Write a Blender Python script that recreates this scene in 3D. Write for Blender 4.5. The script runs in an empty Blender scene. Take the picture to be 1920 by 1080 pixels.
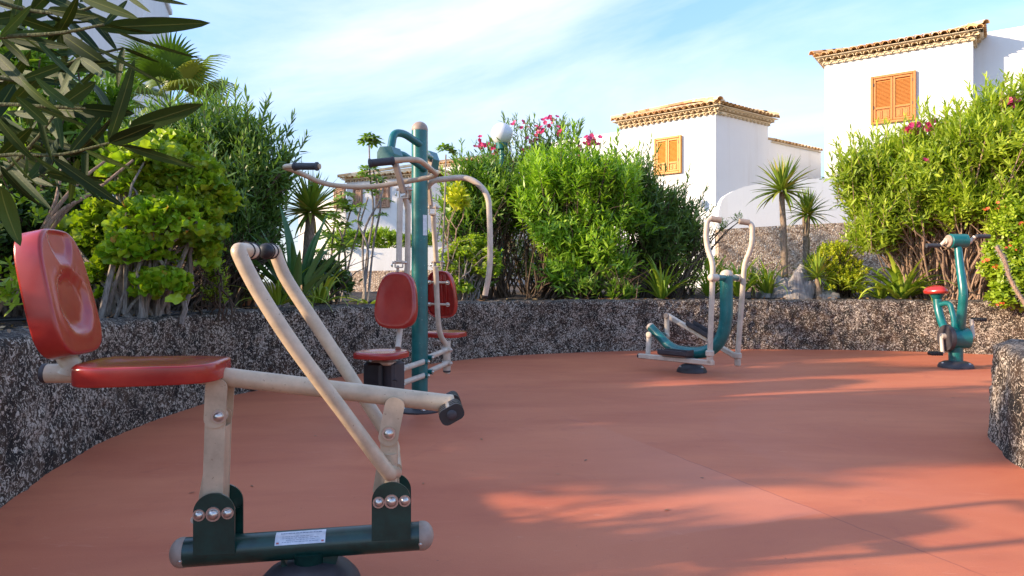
import bpy, math, random
import numpy as np
from mathutils import Vector, Matrix, noise

random.seed(7); RNG = np.random.default_rng(11)
R = math.radians
sc = bpy.context.scene
C = sc.collection

# ------------------------------------------------------------------ camera, sky, sun, exposure
F = 1300.0; CX = 960.0; HY = 529.0; CAMZ = 1.0        # focal length and horizon measured on the photograph
cam_d = bpy.data.cameras.new('camera'); cam = bpy.data.objects.new('camera', cam_d); C.objects.link(cam)
cam.location = (0, 0, CAMZ); cam.rotation_euler = (R(90), 0, 0)
cam_d.sensor_width = 36; cam_d.lens = 36 * F / 1920; cam_d.shift_y = -(540 - HY) / 1920
cam_d.clip_start = 0.05; cam_d.clip_end = 2000
sc.camera = cam

SUN_EL = 19.0
SV = Vector((-math.cos(R(13)), -math.sin(R(13)), 0)) * math.cos(R(SUN_EL)) + Vector((0, 0, math.sin(R(SUN_EL))))
sun_d = bpy.data.lights.new('sun', 'SUN'); sun = bpy.data.objects.new('sun', sun_d); C.objects.link(sun)
sun_d.energy = 2.5; sun_d.angle = R(1.0); sun_d.color = (1.0, 0.78, 0.54)
sun.rotation_euler = SV.to_track_quat('Z', 'Y').to_euler(); sun.location = SV * 30

world = bpy.data.worlds.new('World'); sc.world = world; world.use_nodes = True
def build_world():
    nt = world.node_tree; nt.nodes.clear(); N = nt.nodes.new; L = nt.links.new
    out = N('ShaderNodeOutputWorld'); bg = N('ShaderNodeBackground'); bg.inputs['Strength'].default_value = 0.15
    sky = N('ShaderNodeTexSky'); sky.sky_type = 'NISHITA'; sky.sun_disc = False
    sky.sun_elevation = R(SUN_EL); sky.sun_rotation = math.atan2(SV.x, SV.y)
    sky.altitude = 50; sky.air_density = 1.0; sky.dust_density = 0.6; sky.ozone_density = 2.2
    tc = N('ShaderNodeTexCoord'); sep = N('ShaderNodeSeparateXYZ'); L(tc.outputs['Generated'], sep.inputs[0])
    def math_(op, a, b=None, c=None):
        m = N('ShaderNodeMath'); m.operation = op
        for i, v in enumerate((a, b, c)):
            if v is None: continue
            if isinstance(v, (int, float)): m.inputs[i].default_value = v
            else: L(v, m.inputs[i])
        return m.outputs[0]
    zz = math_('ADD', math_('MAXIMUM', sep.outputs['Z'], 0.0), 0.16)
    u = math_('DIVIDE', sep.outputs['X'], zz); v = math_('DIVIDE', sep.outputs['Y'], zz)
    cmb = N('ShaderNodeCombineXYZ'); L(math_('ADD', math_('ADD', math_('MULTIPLY', u, 0.55), math_('MULTIPLY', v, -0.15)), SKY_SHIFT[0]), cmb.inputs[0])
    L(math_('ADD', math_('ADD', math_('MULTIPLY', v, 0.9), math_('MULTIPLY', u, 0.55)), SKY_SHIFT[1]), cmb.inputs[1])
    n1 = N('ShaderNodeTexNoise'); n1.inputs['Scale'].default_value = 0.62; n1.inputs['Detail'].default_value = 9
    n1.inputs['Roughness'].default_value = 0.58; n1.inputs['Distortion'].default_value = 0.9
    L(cmb.outputs[0], n1.inputs['Vector'])
    cr = N('ShaderNodeValToRGB'); cr.color_ramp.elements[0].position = 0.40; cr.color_ramp.elements[1].position = 0.80
    L(n1.outputs['Fac'], cr.inputs[0])
    # tint of the open sky, then cirrus on top
    tint = N('ShaderNodeMixRGB'); tint.blend_type = 'MULTIPLY'; tint.inputs[0].default_value = 1.0
    L(sky.outputs[0], tint.inputs[1]); tint.inputs[2].default_value = SKY_TINT
    lowf = N('ShaderNodeMapRange'); L(sep.outputs['Z'], lowf.inputs[0])
    lowf.inputs[1].default_value = 0.0; lowf.inputs[2].default_value = 0.55; lowf.inputs[3].default_value = 0.92; lowf.inputs[4].default_value = 0.0
    hz = N('ShaderNodeMixRGB'); L(lowf.outputs[0], hz.inputs[0]); L(tint.outputs[0], hz.inputs[1]); hz.inputs[2].default_value = HAZE_COL
    mix = N('ShaderNodeMixRGB'); L(math_('MULTIPLY', cr.outputs[0], 0.62), mix.inputs[0])
    L(hz.outputs[0], mix.inputs[1]); mix.inputs[2].default_value = CLOUD_COL
    L(mix.outputs[0], bg.inputs['Color']); L(bg.outputs[0], out.inputs['Surface'])
SKY_SHIFT = (7.7, 3.3); SKY_TINT = (.64, .78, .95, 1); HAZE_COL = (.86, 1.08, 1.36, 1); CLOUD_COL = (3.5, 3.25, 2.95, 1)
build_world()

sc.view_settings.view_transform = 'Standard'; sc.view_settings.look = 'None'
sc.view_settings.exposure = 1.86; sc.view_settings.gamma = 1.0; sc.view_settings.use_curve_mapping = False
sc.cycles.max_bounces = 8; sc.cycles.diffuse_bounces = 4; sc.cycles.transparent_max_bounces = 8
try: sc.cycles.use_denoising = True
except Exception: pass

# ------------------------------------------------------------------ placing helpers
def W(px, py, Y):                       # the place at distance Y that the photograph shows at (px, py)
    return Vector(((px - CX) / F * Y, Y, CAMZ - (py - HY) / F * Y))
def G(px, py, z=0.0):                   # the place at height z
    Y = (CAMZ - z) * F / (py - HY)
    return Vector(((px - CX) / F * Y, Y, z))
def on_plane(px, py, p0, n):            # the place on an upright plane through p0
    d = Vector(((px - CX) / F, 1, -(py - HY) / F)); o = Vector((0, 0, CAMZ))
    return o + d * ((p0 - o).dot(n) / d.dot(n))

# ------------------------------------------------------------------ mesh collector
def frame_of(d, up=Vector((0, 0, 1))):
    d = d.normalized()
    if abs(d.dot(up)) > 0.98: up = Vector((0, 1, 0))
    x = d.cross(up).normalized(); y = x.cross(d).normalized()
    return x, y, d
class MB:
    def __init__(s): s.v = []; s.f = []
    def add(s, vs, fs):
        k = len(s.v); s.v += [tuple(p) for p in vs]; s.f += [tuple(i + k for i in f) for f in fs]; return s
    def box(s, size, M=None, bevel=0.0):
        x, y, z = [a / 2 for a in size]; M = M or Matrix()
        if bevel <= 0:
            vs = [M @ Vector((i * x, j * y, k * z)) for i in (-1, 1) for j in (-1, 1) for k in (-1, 1)]
            return s.add(vs, [(0,1,3,2),(4,6,7,5),(0,4,5,1),(2,3,7,6),(0,2,6,4),(1,5,7,3)])
        b = min(bevel, x * .9, y * .9, z * .9); ring = []
        for (zz, ins) in ((-z, b), (-z + b, 0), (z - b, 0), (z, b)):
            X, Y = x - ins, y - ins
            pts = [(X, Y - b), (X - b, Y), (-X + b, Y), (-X, Y - b), (-X, -Y + b), (-X + b, -Y), (X - b, -Y), (X, -Y + b)]
            ring.append([M @ Vector((p[0], p[1], zz)) for p in pts])
        vs = [p for r in ring for p in r]; fs = []
        for r in range(3):
            for i in range(8): fs.append((r*8+i, r*8+(i+1) % 8, (r+1)*8+(i+1) % 8, (r+1)*8+i))
        fs.append(tuple(reversed(range(8)))); fs.append(tuple(range(24, 32)))
        return s.add(vs, fs)
    def tube(s, path, r, n=12, cap=True, flat=1.0, up=Vector((0, 0, 1))):
        P = [Vector(p) for p in path]; m = len(P)
        rr = r if isinstance(r, (list, tuple)) else [r] * m
        x, y, _ = frame_of(P[1] - P[0], up); vs = []; fs = []
        for i in range(m):
            t = (P[min(i+1, m-1)] - P[max(i-1, 0)]).normalized()
            x = (x - t * x.dot(t)).normalized(); y = t.cross(x)
            for k in range(n):
                a = 2 * math.pi * k / n
                vs.append(P[i] + x * (math.cos(a) * rr[i]) + y * (math.sin(a) * rr[i] * flat))
        for i in range(m - 1):
            for k in range(n):
                fs.append((i*n+k, i*n+(k+1) % n, (i+1)*n+(k+1) % n, (i+1)*n+k))
        if cap: fs.append(tuple(reversed(range(n)))); fs.append(tuple(range((m-1)*n, m*n)))
        return s.add(vs, fs)
    def lathe(s, prof, org, axis, n=20):       # prof: (radius, along)
        x, y, d = frame_of(Vector(axis)); org = Vector(org); vs = []; fs = []
        for (r, h) in prof:
            for k in range(n):
                a = 2 * math.pi * k / n
                vs.append(org + d * h + x * (math.cos(a) * max(r, 1e-4)) + y * (math.sin(a) * max(r, 1e-4)))
        for i in range(len(prof) - 1):
            for k in range(n): fs.append((i*n+k, i*n+(k+1) % n, (i+1)*n+(k+1) % n, (i+1)*n+k))
        fs.append(tuple(reversed(range(n)))); fs.append(tuple(range((len(prof)-1)*n, len(prof)*n)))
        return s.add(vs, fs)
    def prism(s, poly, M, th):                 # poly in the local xz-plane, thickness along local y
        k = len(poly); vs = [M @ Vector((a, -th/2, b)) for a, b in poly] + [M @ Vector((a, th/2, b)) for a, b in poly]
        fs = [tuple(range(k)), tuple(reversed(range(k, 2*k)))] + [(i, i + k, (i+1) % k + k, (i+1) % k) for i in range(k)]
        return s.add(vs, fs)
    def mesh(s, name, smooth=True, angle=40):
        me = bpy.data.meshes.new(name); me.from_pydata(s.v, [], s.f); me.validate(); me.update()
        if smooth:
            me.polygons.foreach_set('use_smooth', [True] * len(me.polygons))
            me.set_sharp_from_angle(angle=R(angle))
        return me
def fillet(pts, rad, n=6):
    P = [Vector(p) for p in pts]; out = [P[0]]
    for i in range(1, len(P) - 1):
        a, b, c = P[i-1], P[i], P[i+1]; r = rad if not isinstance(rad, (list, tuple)) else rad[i-1]
        u = (a - b); w = (c - b); k = min(r, u.length * .49, w.length * .49)
        p, q = b + u.normalized() * k, b + w.normalized() * k
        for j in range(n + 1):
            t = j / n; out.append(p * (1-t)**2 + b * 2*t*(1-t) + q * t*t)
    out.append(P[-1]); return out
def catmull(pts, n=8):
    P = [Vector(p) for p in pts]; P = [P[0]*2 - P[1]] + P + [P[-1]*2 - P[-2]]; out = []
    for i in range(1, len(P) - 2):
        for j in range(n):
            t = j / n; a, b, c, d = P[i-1:i+3]
            out.append(.5 * ((2*b) + (c-a)*t + (2*a-5*b+4*c-d)*t*t + (3*b-a-3*c+d)*t**3))
    out.append(P[-2]); return out

# ------------------------------------------------------------------ things, parts, structure
def setp(o, label=None, cat=None, group=None, kind=None):
    for k, v in (('label', label), ('category', cat), ('group', group), ('kind', kind)):
        if v: o[k] = v
    return o
def thing(name, loc, label, cat, group=None):
    o = bpy.data.objects.new(name, None); C.objects.link(o); o.location = loc; o.empty_display_size = .1
    return setp(o, label, cat, group)
def wloc(o):
    v = Vector(o.location)
    while o.parent: o = o.parent; v = v + Vector(o.location)
    return v
def put(name, me, mat, parent=None, kind=None, label=None, M=None):
    o = bpy.data.objects.new(name, me); C.objects.link(o)
    if mat and not me.materials: me.materials.append(mat)
    if M is not None: o.matrix_basis = M
    if parent: o.parent = parent
    return setp(o, label=label, kind=kind)
def part(name, mb, mat, parent, smooth=True, kind=None, label=None, angle=40):   # mb holds world coordinates
    off = wloc(parent)
    mb.v = [(a - off.x, b - off.y, c - off.z) for a, b, c in mb.v]
    return put(name, mb.mesh(name, smooth, angle), mat, parent, kind, label)
def solo(name, mb, mat, label, cat, group=None, smooth=True, kind=None, loc=None):
    loc = Vector(loc) if loc is not None else Vector(mb.v[0])
    mb.v = [(a - loc.x, b - loc.y, c - loc.z) for a, b, c in mb.v]
    o = put(name, mb.mesh(name, smooth), mat); o.location = loc
    return setp(o, label, cat, group, kind)
def place(parent, name, me, M, mat=None, **k):         # instance with world matrix M under parent
    off = wloc(parent); return put(name, me, mat, parent, M=Matrix.Translation(-off) @ M, **k)
def axes(o, x, y, z):
    M = Matrix.Identity(4)
    for i, a in enumerate((x, y, z)):
        for j in range(3): M[j][i] = a[j]
    for j in range(3): M[j][3] = o[j]
    return M

# ------------------------------------------------------------------ materials
class NT:
    def __init__(s, name):
        s.m = bpy.data.materials.new(name); s.m.use_nodes = True; s.t = s.m.node_tree
        s.b = s.t.nodes['Principled BSDF']; s.o = s.t.nodes['Material Output']
    def n(s, typ, ins=None, **props):
        nd = s.t.nodes.new('ShaderNode' + typ)
        for k, v in props.items(): setattr(nd, k, v)
        for k, v in (ins or {}).items(): s.set(nd.inputs[k], v)
        return nd
    def set(s, sock, v):
        if hasattr(v, 'is_output') or hasattr(v, 'links'): s.t.links.new(v, sock)
        else:
            try: sock.default_value = v
            except Exception: sock.default_value = (*v, 1) if len(v) == 3 else v[:3]
    def P(s, **k):
        for a, v in k.items(): s.set(s.b.inputs[a.replace('_', ' ')], v)
        return s
    def pos(s): return s.n('NewGeometry').outputs['Position']
    def obj(s): return s.n('TexCoord').outputs['Object']
    def noise(s, vec, scale, detail=4, rough=.55, dist=0, out='Fac'):
        return s.n('TexNoise', {'Vector': vec, 'Scale': scale, 'Detail': detail, 'Roughness': rough, 'Distortion': dist}).outputs[out]
    def ramp(s, fac, stops, interp='LINEAR'):
        r = s.n('ValToRGB', {'Fac': fac}); cr = r.color_ramp; cr.interpolation = interp
        while len(cr.elements) > 1: cr.elements.remove(cr.elements[-1])
        cr.elements[0].position = stops[0][0]; cr.elements[0].color = col(stops[0][1])
        for p, c in stops[1:]:
            e = cr.elements.new(p); e.color = col(c)
        return r.outputs[0]
    def mix(s, f, a, b, mode='MIX'):
        r = s.n('MixRGB', {0: f, 1: col(a) if isinstance(a, tuple) else a, 2: col(b) if isinstance(b, tuple) else b}); r.blend_type = mode
        return r.outputs[0]
    def mt(s, op, a, b=0.0, c=0.0, clamp=False):
        r = s.n('Math', {0: a, 1: b, 2: c}, operation=op); r.use_clamp = clamp; return r.outputs[0]
    def bump(s, h, strength=.3, dist=.01):
        s.set(s.b.inputs['Normal'], s.n('Bump', {'Height': h, 'Strength': strength, 'Distance': dist}).outputs[0]); return s
def col(c):
    if isinstance(c, (int, float)): c = (c, c, c)
    return tuple(c) if len(c) == 4 else (*c, 1)

def paint(name, c, rough=.35, wear=.12, scale=14, coat=0.0, chip=None):
    k = NT(name); p = k.obj(); f = k.noise(p, scale, 6, .65); g = k.noise(p, scale * 5, 3)
    d = tuple(x * (1 - wear * 2.2) for x in c); l = tuple(min(1, x * (1 + wear) + .004) for x in c)
    cc = k.mix(k.ramp(f, [(.3, 0), (.7, 1)]), d, l)
    if chip: cc = k.mix(k.ramp(k.noise(p, scale * 6, 3, .6), [(.69, 0), (.71, 1)]), cc, chip)
    k.P(Base_Color=cc, Roughness=k.mt('MULTIPLY_ADD', f, .25, rough - .1)); k.b.inputs['Coat Weight'].default_value = coat
    k.b.inputs['Coat Roughness'].default_value = .25
    return k.bump(g, .06, .004).m
TEAL = (.001, .135, .132); DKGREEN = (.0, .038, .028)
m_teal = paint('teal powder coat', TEAL, .32, .15, 9, .3, (.20, .30, .28))
m_green = paint('dark green powder coat', DKGREEN, .30, .2, 16, .35)
m_cream = paint('cream powder coat', (.57, .43, .29), .36, .12, 12, .15, (.30, .19, .12))
m_creamw = paint('pale cream powder coat', (.60, .49, .38), .40, .12, 12, .1, (.36, .22, .15))
m_cap = paint('taupe plastic cap', (.36, .27, .21), .5, .10, 20)
m_black = paint('black rubber', (.012, .012, .014), .45, .1, 30)
m_dark = paint('dark grey plastic', (.045, .038, .042), .5, .12, 18)
m_grip = paint('charcoal grip rubber', (.04, .042, .05), .6, .1, 60)
def red_plastic():
    k = NT('red seat plastic'); p = k.obj()
    f = k.noise(p, 6, 6, .6); g = k.noise(p, 55, 4, .6)
    c = k.mix(k.ramp(f, [(.3, 0), (.7, 1)]), (.29, .012, .010), (.42, .036, .024))
    k.P(Base_Color=c, Roughness=k.mt('MULTIPLY_ADD', g, .16, .14)); k.b.inputs['Coat Weight'].default_value = .3
    k.b.inputs['Coat Roughness'].default_value = .2
    return k.bump(g, .05, .003).m
m_red = red_plastic()
m_bolt = NT('zinc plated bolt').P(Base_Color=(.62, .56, .50, 1), Metallic=.9, Roughness=.28).m
def plate_mat():
    k = NT('printed aluminium plate'); p = k.obj(); s = k.n('SeparateXYZ', {0: p})
    f = k.noise(p, 45, 3)
    return k.P(Base_Color=k.ramp(f, [(.35, (.5, .53, .58)), (.65, (.66, .68, .72))]), Metallic=.35, Roughness=.4).m
m_plate = plate_mat()
m_print = NT('blue grey print').P(Base_Color=(.12, .16, .26, 1), Roughness=.6).m
m_printr = NT('red print').P(Base_Color=(.42, .10, .10, 1), Roughness=.6).m

def leafmat(name, stops, objrand=False, trans=.22, rough=.42, edge=None, spec=.45):
    k = NT(name)
    fac = k.n('ObjectInfo').outputs['Random'] if objrand else k.n('Attribute', attribute_name='rnd').outputs['Fac']
    p = k.pos(); nz = k.noise(p, 30, 3)
    fac = k.mt('ADD', fac, k.mt('MULTIPLY_ADD', nz, .3, -.15), clamp=True)
    c = k.ramp(fac, stops)
    k.P(Base_Color=c, Roughness=rough); k.b.inputs['Specular IOR Level'].default_value = spec
    tr = k.n('BsdfTranslucent', {'Color': k.mix(1.0, c, (1.5, 1.7, .55), 'MULTIPLY')})
    mx = k.n('MixShader', {0: trans, 1: k.b.outputs[0], 2: tr.outputs[0]})
    k.set(k.o.inputs['Surface'], mx.outputs[0]); return k.m
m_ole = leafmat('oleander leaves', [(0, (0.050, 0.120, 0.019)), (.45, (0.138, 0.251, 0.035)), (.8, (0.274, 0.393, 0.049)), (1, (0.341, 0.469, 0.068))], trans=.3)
m_oled = leafmat('shaded oleander leaves', [(0, (0.048, 0.104, 0.030)), (.5, (0.131, 0.218, 0.051)), (1, (0.249, 0.360, 0.081))], trans=.28)  # darker copy of the oleander leaf, shade put into the colour
m_oley = leafmat('sunny oleander leaves', [(0, (0.086, 0.188, 0.019)), (.4, (0.207, 0.353, 0.032)), (.8, (0.363, 0.518, 0.054)), (1, (0.433, 0.617, 0.081))], trans=.32)  # brighter copy of the oleander leaf, sunlight put into the colour
m_oler = leafmat('yellow green oleander leaves', [(0, (.12, .19, .02)), (.4, (.28, .37, .035)), (.8, (.46, .53, .055)), (1, (.60, .62, .08))], trans=.32)
m_ger = leafmat('curly bright green leaves', [(0, (0.153, 0.291, 0.014)), (.5, (0.294, 0.437, 0.019)), (.86, (0.421, 0.541, 0.034)), (.95, (0.324, 0.416, 0.054)), (1, (0.550, 0.220, 0.040))], True, .3)
m_gers = leafmat('bright green small leaves', [(0, (0.116, 0.208, 0.014)), (.5, (0.290, 0.395, 0.022)), (1, (0.460, 0.520, 0.054))], False, .3)
m_yel = leafmat('yellow green leaves', [(0, (.20, .27, .012)), (.5, (.42, .46, .025)), (1, (.66, .56, .04))], False, .3)
m_hedge = leafmat('dark hedge leaves', [(0, (0.020, 0.047, 0.014)), (.5, (0.065, 0.125, 0.024)), (.9, (0.145, 0.218, 0.041)), (1, (0.248, 0.281, 0.041))])
m_yuc = leafmat('yucca leaves', [(0, (.12, .20, .022)), (.5, (.21, .30, .035)), (.85, (.32, .36, .05)), (1, (.40, .26, .08))], True, .15)
m_strap = leafmat('strap leaves', [(0, (.13, .22, .018)), (.5, (.27, .38, .03)), (1, (.48, .52, .07))], True, .2)
m_blade = leafmat('blue green sword leaves', [(0, (.05, .13, .04)), (1, (.13, .24, .08))], True, .12)
m_palm = leafmat('palm fronds', [(0, (.08, .15, .02)), (.6, (.17, .24, .035)), (1, (.34, .32, .05))], True, .2)
m_flower = leafmat('pink oleander flowers', [(0, (.42, .015, .10)), (1, (.72, .07, .22))], False, .2)
m_orange = leafmat('orange red flowers', [(0, (.75, .07, .02)), (1, (.9, .22, .06))], False, .2)
def fore_leaf():
    k = NT('leathery oleander leaf'); uv = k.n('UVMap').outputs[0]; s = k.n('SeparateXYZ', {0: uv}); r = k.n('ObjectInfo').outputs['Random']
    mid = k.mt('ABSOLUTE', k.mt('SUBTRACT', s.outputs['Y'], .5)); rib = k.ramp(mid, [(.015, 1), (.045, 0)])
    vein = k.n('TexWave', {'Vector': uv, 'Scale': 9.0, 'Distortion': 1.2, 'Detail': 2}, bands_direction='DIAGONAL').outputs['Fac']
    base = k.ramp(r, [(0, (.010, .024, .005)), (.5, (.021, .044, .008)), (1, (.044, .074, .013))])
    c = k.mix(k.mt('MULTIPLY', k.mt('ADD', k.noise(k.obj(), 60, 5, .7), vein), .15), base, (.05, .075, .03))
    c = k.mix(rib, c, (.11, .13, .035))
    back = k.n('NewGeometry').outputs['Backfacing']
    c = k.mix(k.mt('MULTIPLY', back, .5), c, (.045, .068, .055))
    k.b.inputs['Specular IOR Level'].default_value = .11
    k.P(Base_Color=c, Roughness=.5); k.bump(k.mt('ADD', rib, k.mt('MULTIPLY', vein, .3)), .3, .001)
    tr = k.n('BsdfTranslucent', {'Color': k.mix(1.0, c, (1.3, 1.6, .5), 'MULTIPLY')})
    mx = k.n('MixShader', {0: .07, 1: k.b.outputs[0], 2: tr.outputs[0]}); k.set(k.o.inputs['Surface'], mx.outputs[0]); return k.m
m_fore = fore_leaf()
def bark(name, a, b, scale=30):
    k = NT(name); p = k.obj(); f = k.noise(p, scale, 6, .7); st = k.n('Mapping', {'Vector': p, 'Scale': (1, 1, .18)}).outputs[0]
    g = k.noise(st, scale * 3, 4)
    return k.P(Base_Color=k.mix(k.ramp(g, [(.35, 0), (.65, 1)]), a, b), Roughness=.85).bump(k.mt('ADD', f, g), .6, .01).m
m_stem = bark('brown stems', (.045, .028, .018), (.15, .10, .065))
m_stemp = bark('pinkish bare stems', (.20, .12, .08), (.40, .27, .19))
m_greystem = bark('grey bark', (.17, .14, .12), (.36, .31, .27))
m_ytrunk = bark('yucca trunk', (.13, .085, .055), (.33, .25, .18), 40)
m_fstem = bark('green brown twig', (.055, .06, .018), (.11, .12, .035), 60)

def plaster(name, c):
    k = NT(name); p = k.pos(); f = k.noise(p, .6, 5, .6); g = k.noise(p, 25, 4)
    st = k.noise(k.n('Mapping', {'Vector': p, 'Scale': (2.2, 2.2, .16)}).outputs[0], 2.4, 5, .6)
    cc = k.mix(k.ramp(f, [(.35, 0), (.7, 1)]), tuple(x * .93 for x in c), c)
    cc = k.mix(k.ramp(st, [(.52, 0), (.80, .45)]), cc, tuple(x * y for x, y in zip(c, (.80, .76, .70))))
    return k.P(Base_Color=cc, Roughness=.85).bump(g, .25, .01).m
m_white = plaster('white render', (.80, .79, .77))
m_white2 = plaster('off white render', (.74, .72, .70))
m_mortar = plaster('cream mortar', (.78, .64, .43))
def tilemat():
    k = NT('terracotta tile'); r = k.n('ObjectInfo').outputs['Random']; p = k.pos(); f = k.noise(p, 12, 5, .7)
    c = k.ramp(k.mt('ADD', k.mt('MULTIPLY', r, .6), k.mt('MULTIPLY', f, .4)), [(.10, (.50, .24, .10)), (.3, (.74, .44, .19)), (.6, (.82, .56, .28)), (.9, (.84, .68, .46))])
    return k.P(Base_Color=c, Roughness=.85).bump(f, .4, .01).m
m_tile = tilemat()
m_ctile = plaster('pale cornice tile', (.84, .66, .42))
def wood(name, a, b):
    k = NT(name); p = k.n('Mapping', {'Vector': k.obj(), 'Scale': (3, 3, .5)}).outputs[0]; f = k.noise(p, 18, 6, .6, 1.5)
    return k.P(Base_Color=k.mix(k.ramp(f, [(.3, 0), (.7, 1)]), a, b), Roughness=.5).bump(f, .2, .004).m
m_wood = wood('orange stained wood', (.46, .165, .035), (.62, .26, .07))
m_wood2 = wood('golden stained wood', (.58, .235, .035), (.70, .32, .06))
m_wood3 = wood('faded brown wood', (.32, .16, .09), (.45, .25, .15))
def pebble():
    k = NT('pebbledash wall'); p = k.pos()
    v = k.n('TexVoronoi', {'Vector': p, 'Scale': 26.0}); v2 = k.n('TexVoronoi', {'Vector': p, 'Scale': 26.0}, feature='DISTANCE_TO_EDGE')
    rnd = k.n('SeparateXYZ', {0: v.outputs['Color']}).outputs[0]
    c = k.ramp(rnd, [(0, (.16, .10, .06)), (.2, (.48, .34, .23)), (.6, (.66, .50, .36)), (1, (.80, .68, .54))])
    c = k.mix(k.ramp(v2.outputs['Distance'], [(.02, 0), (.09, 1)]), (.16, .10, .07), c)
    c = k.mix(k.ramp(k.noise(p, 1.2, 4), [(.4, 0), (.8, .5)]), c, (.30, .20, .14))
    return k.P(Base_Color=c, Roughness=.9).bump(v2.outputs['Distance'], .6, .03).m
m_pebble = pebble()
def lava():
    k = NT('speckled lava render'); p = k.pos()
    warp = k.n('VectorMath', {0: p, 1: k.n('VectorMath', {0: k.noise(p, 22, 2, out='Color'), 'Scale': .05}, operation='SCALE').outputs[0]}, operation='ADD').outputs[0]
    n1 = k.noise(warp, 58, 3, .64, .9); n2 = k.noise(p, 24, 4, .7, 1.2); big = k.noise(p, 2.2, 5, .65); mid = k.noise(p, 7, 4, .6)
    t = k.mt('ADD', n1, k.mt('MULTIPLY_ADD', n2, .30, -.15)); t = k.mt('ADD', t, k.mt('MULTIPLY_ADD', big, .22, -.11)); t = k.mt('ADD', t, k.mt('MULTIPLY_ADD', mid, .16, -.08))
    fleck = k.ramp(t, [(.540, 0), (.562, 1)])
    fc = k.mix(k.noise(p, 90, 2), (.30, .23, .17), (.82, .72, .60))
    darkc = k.mix(k.ramp(mid, [(.35, 0), (.7, 1)]), (.013, .009, .006), (.10, .058, .034))
    c = k.mix(fleck, darkc, fc)
    pale = k.ramp(k.noise(p, 3.1, 6, .7, .8), [(.68, 0), (.74, .5)])
    c = k.mix(pale, c, (.42, .36, .32))
    nz = k.n('SeparateXYZ', {0: k.n('NewGeometry').outputs['Normal']}).outputs['Z']
    c = k.mix(k.mt('MULTIPLY', k.ramp(nz, [(.55, 0), (.9, 1)]), .62), c, (.050, .042, .040))
    k.P(Base_Color=c, Roughness=.9); return k.bump(k.mt('ADD', t, k.mt('MULTIPLY', n2, .8)), .9, .02).m
m_lava = lava()
def soilmat():
    k = NT('dark volcanic soil'); p = k.pos(); f = k.noise(p, 30, 6, .75); g = k.noise(p, 1.5, 4)
    c = k.ramp(f, [(.3, (.010, .009, .010)), (.6, (.045, .036, .032)), (.75, (.16, .11, .08))])
    c = k.mix(k.ramp(g, [(.45, 0), (.7, .55)]), c, (.12, .075, .05))
    return k.P(Base_Color=c, Roughness=.95).bump(f, .9, .03).m
m_soil = soilmat()
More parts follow.
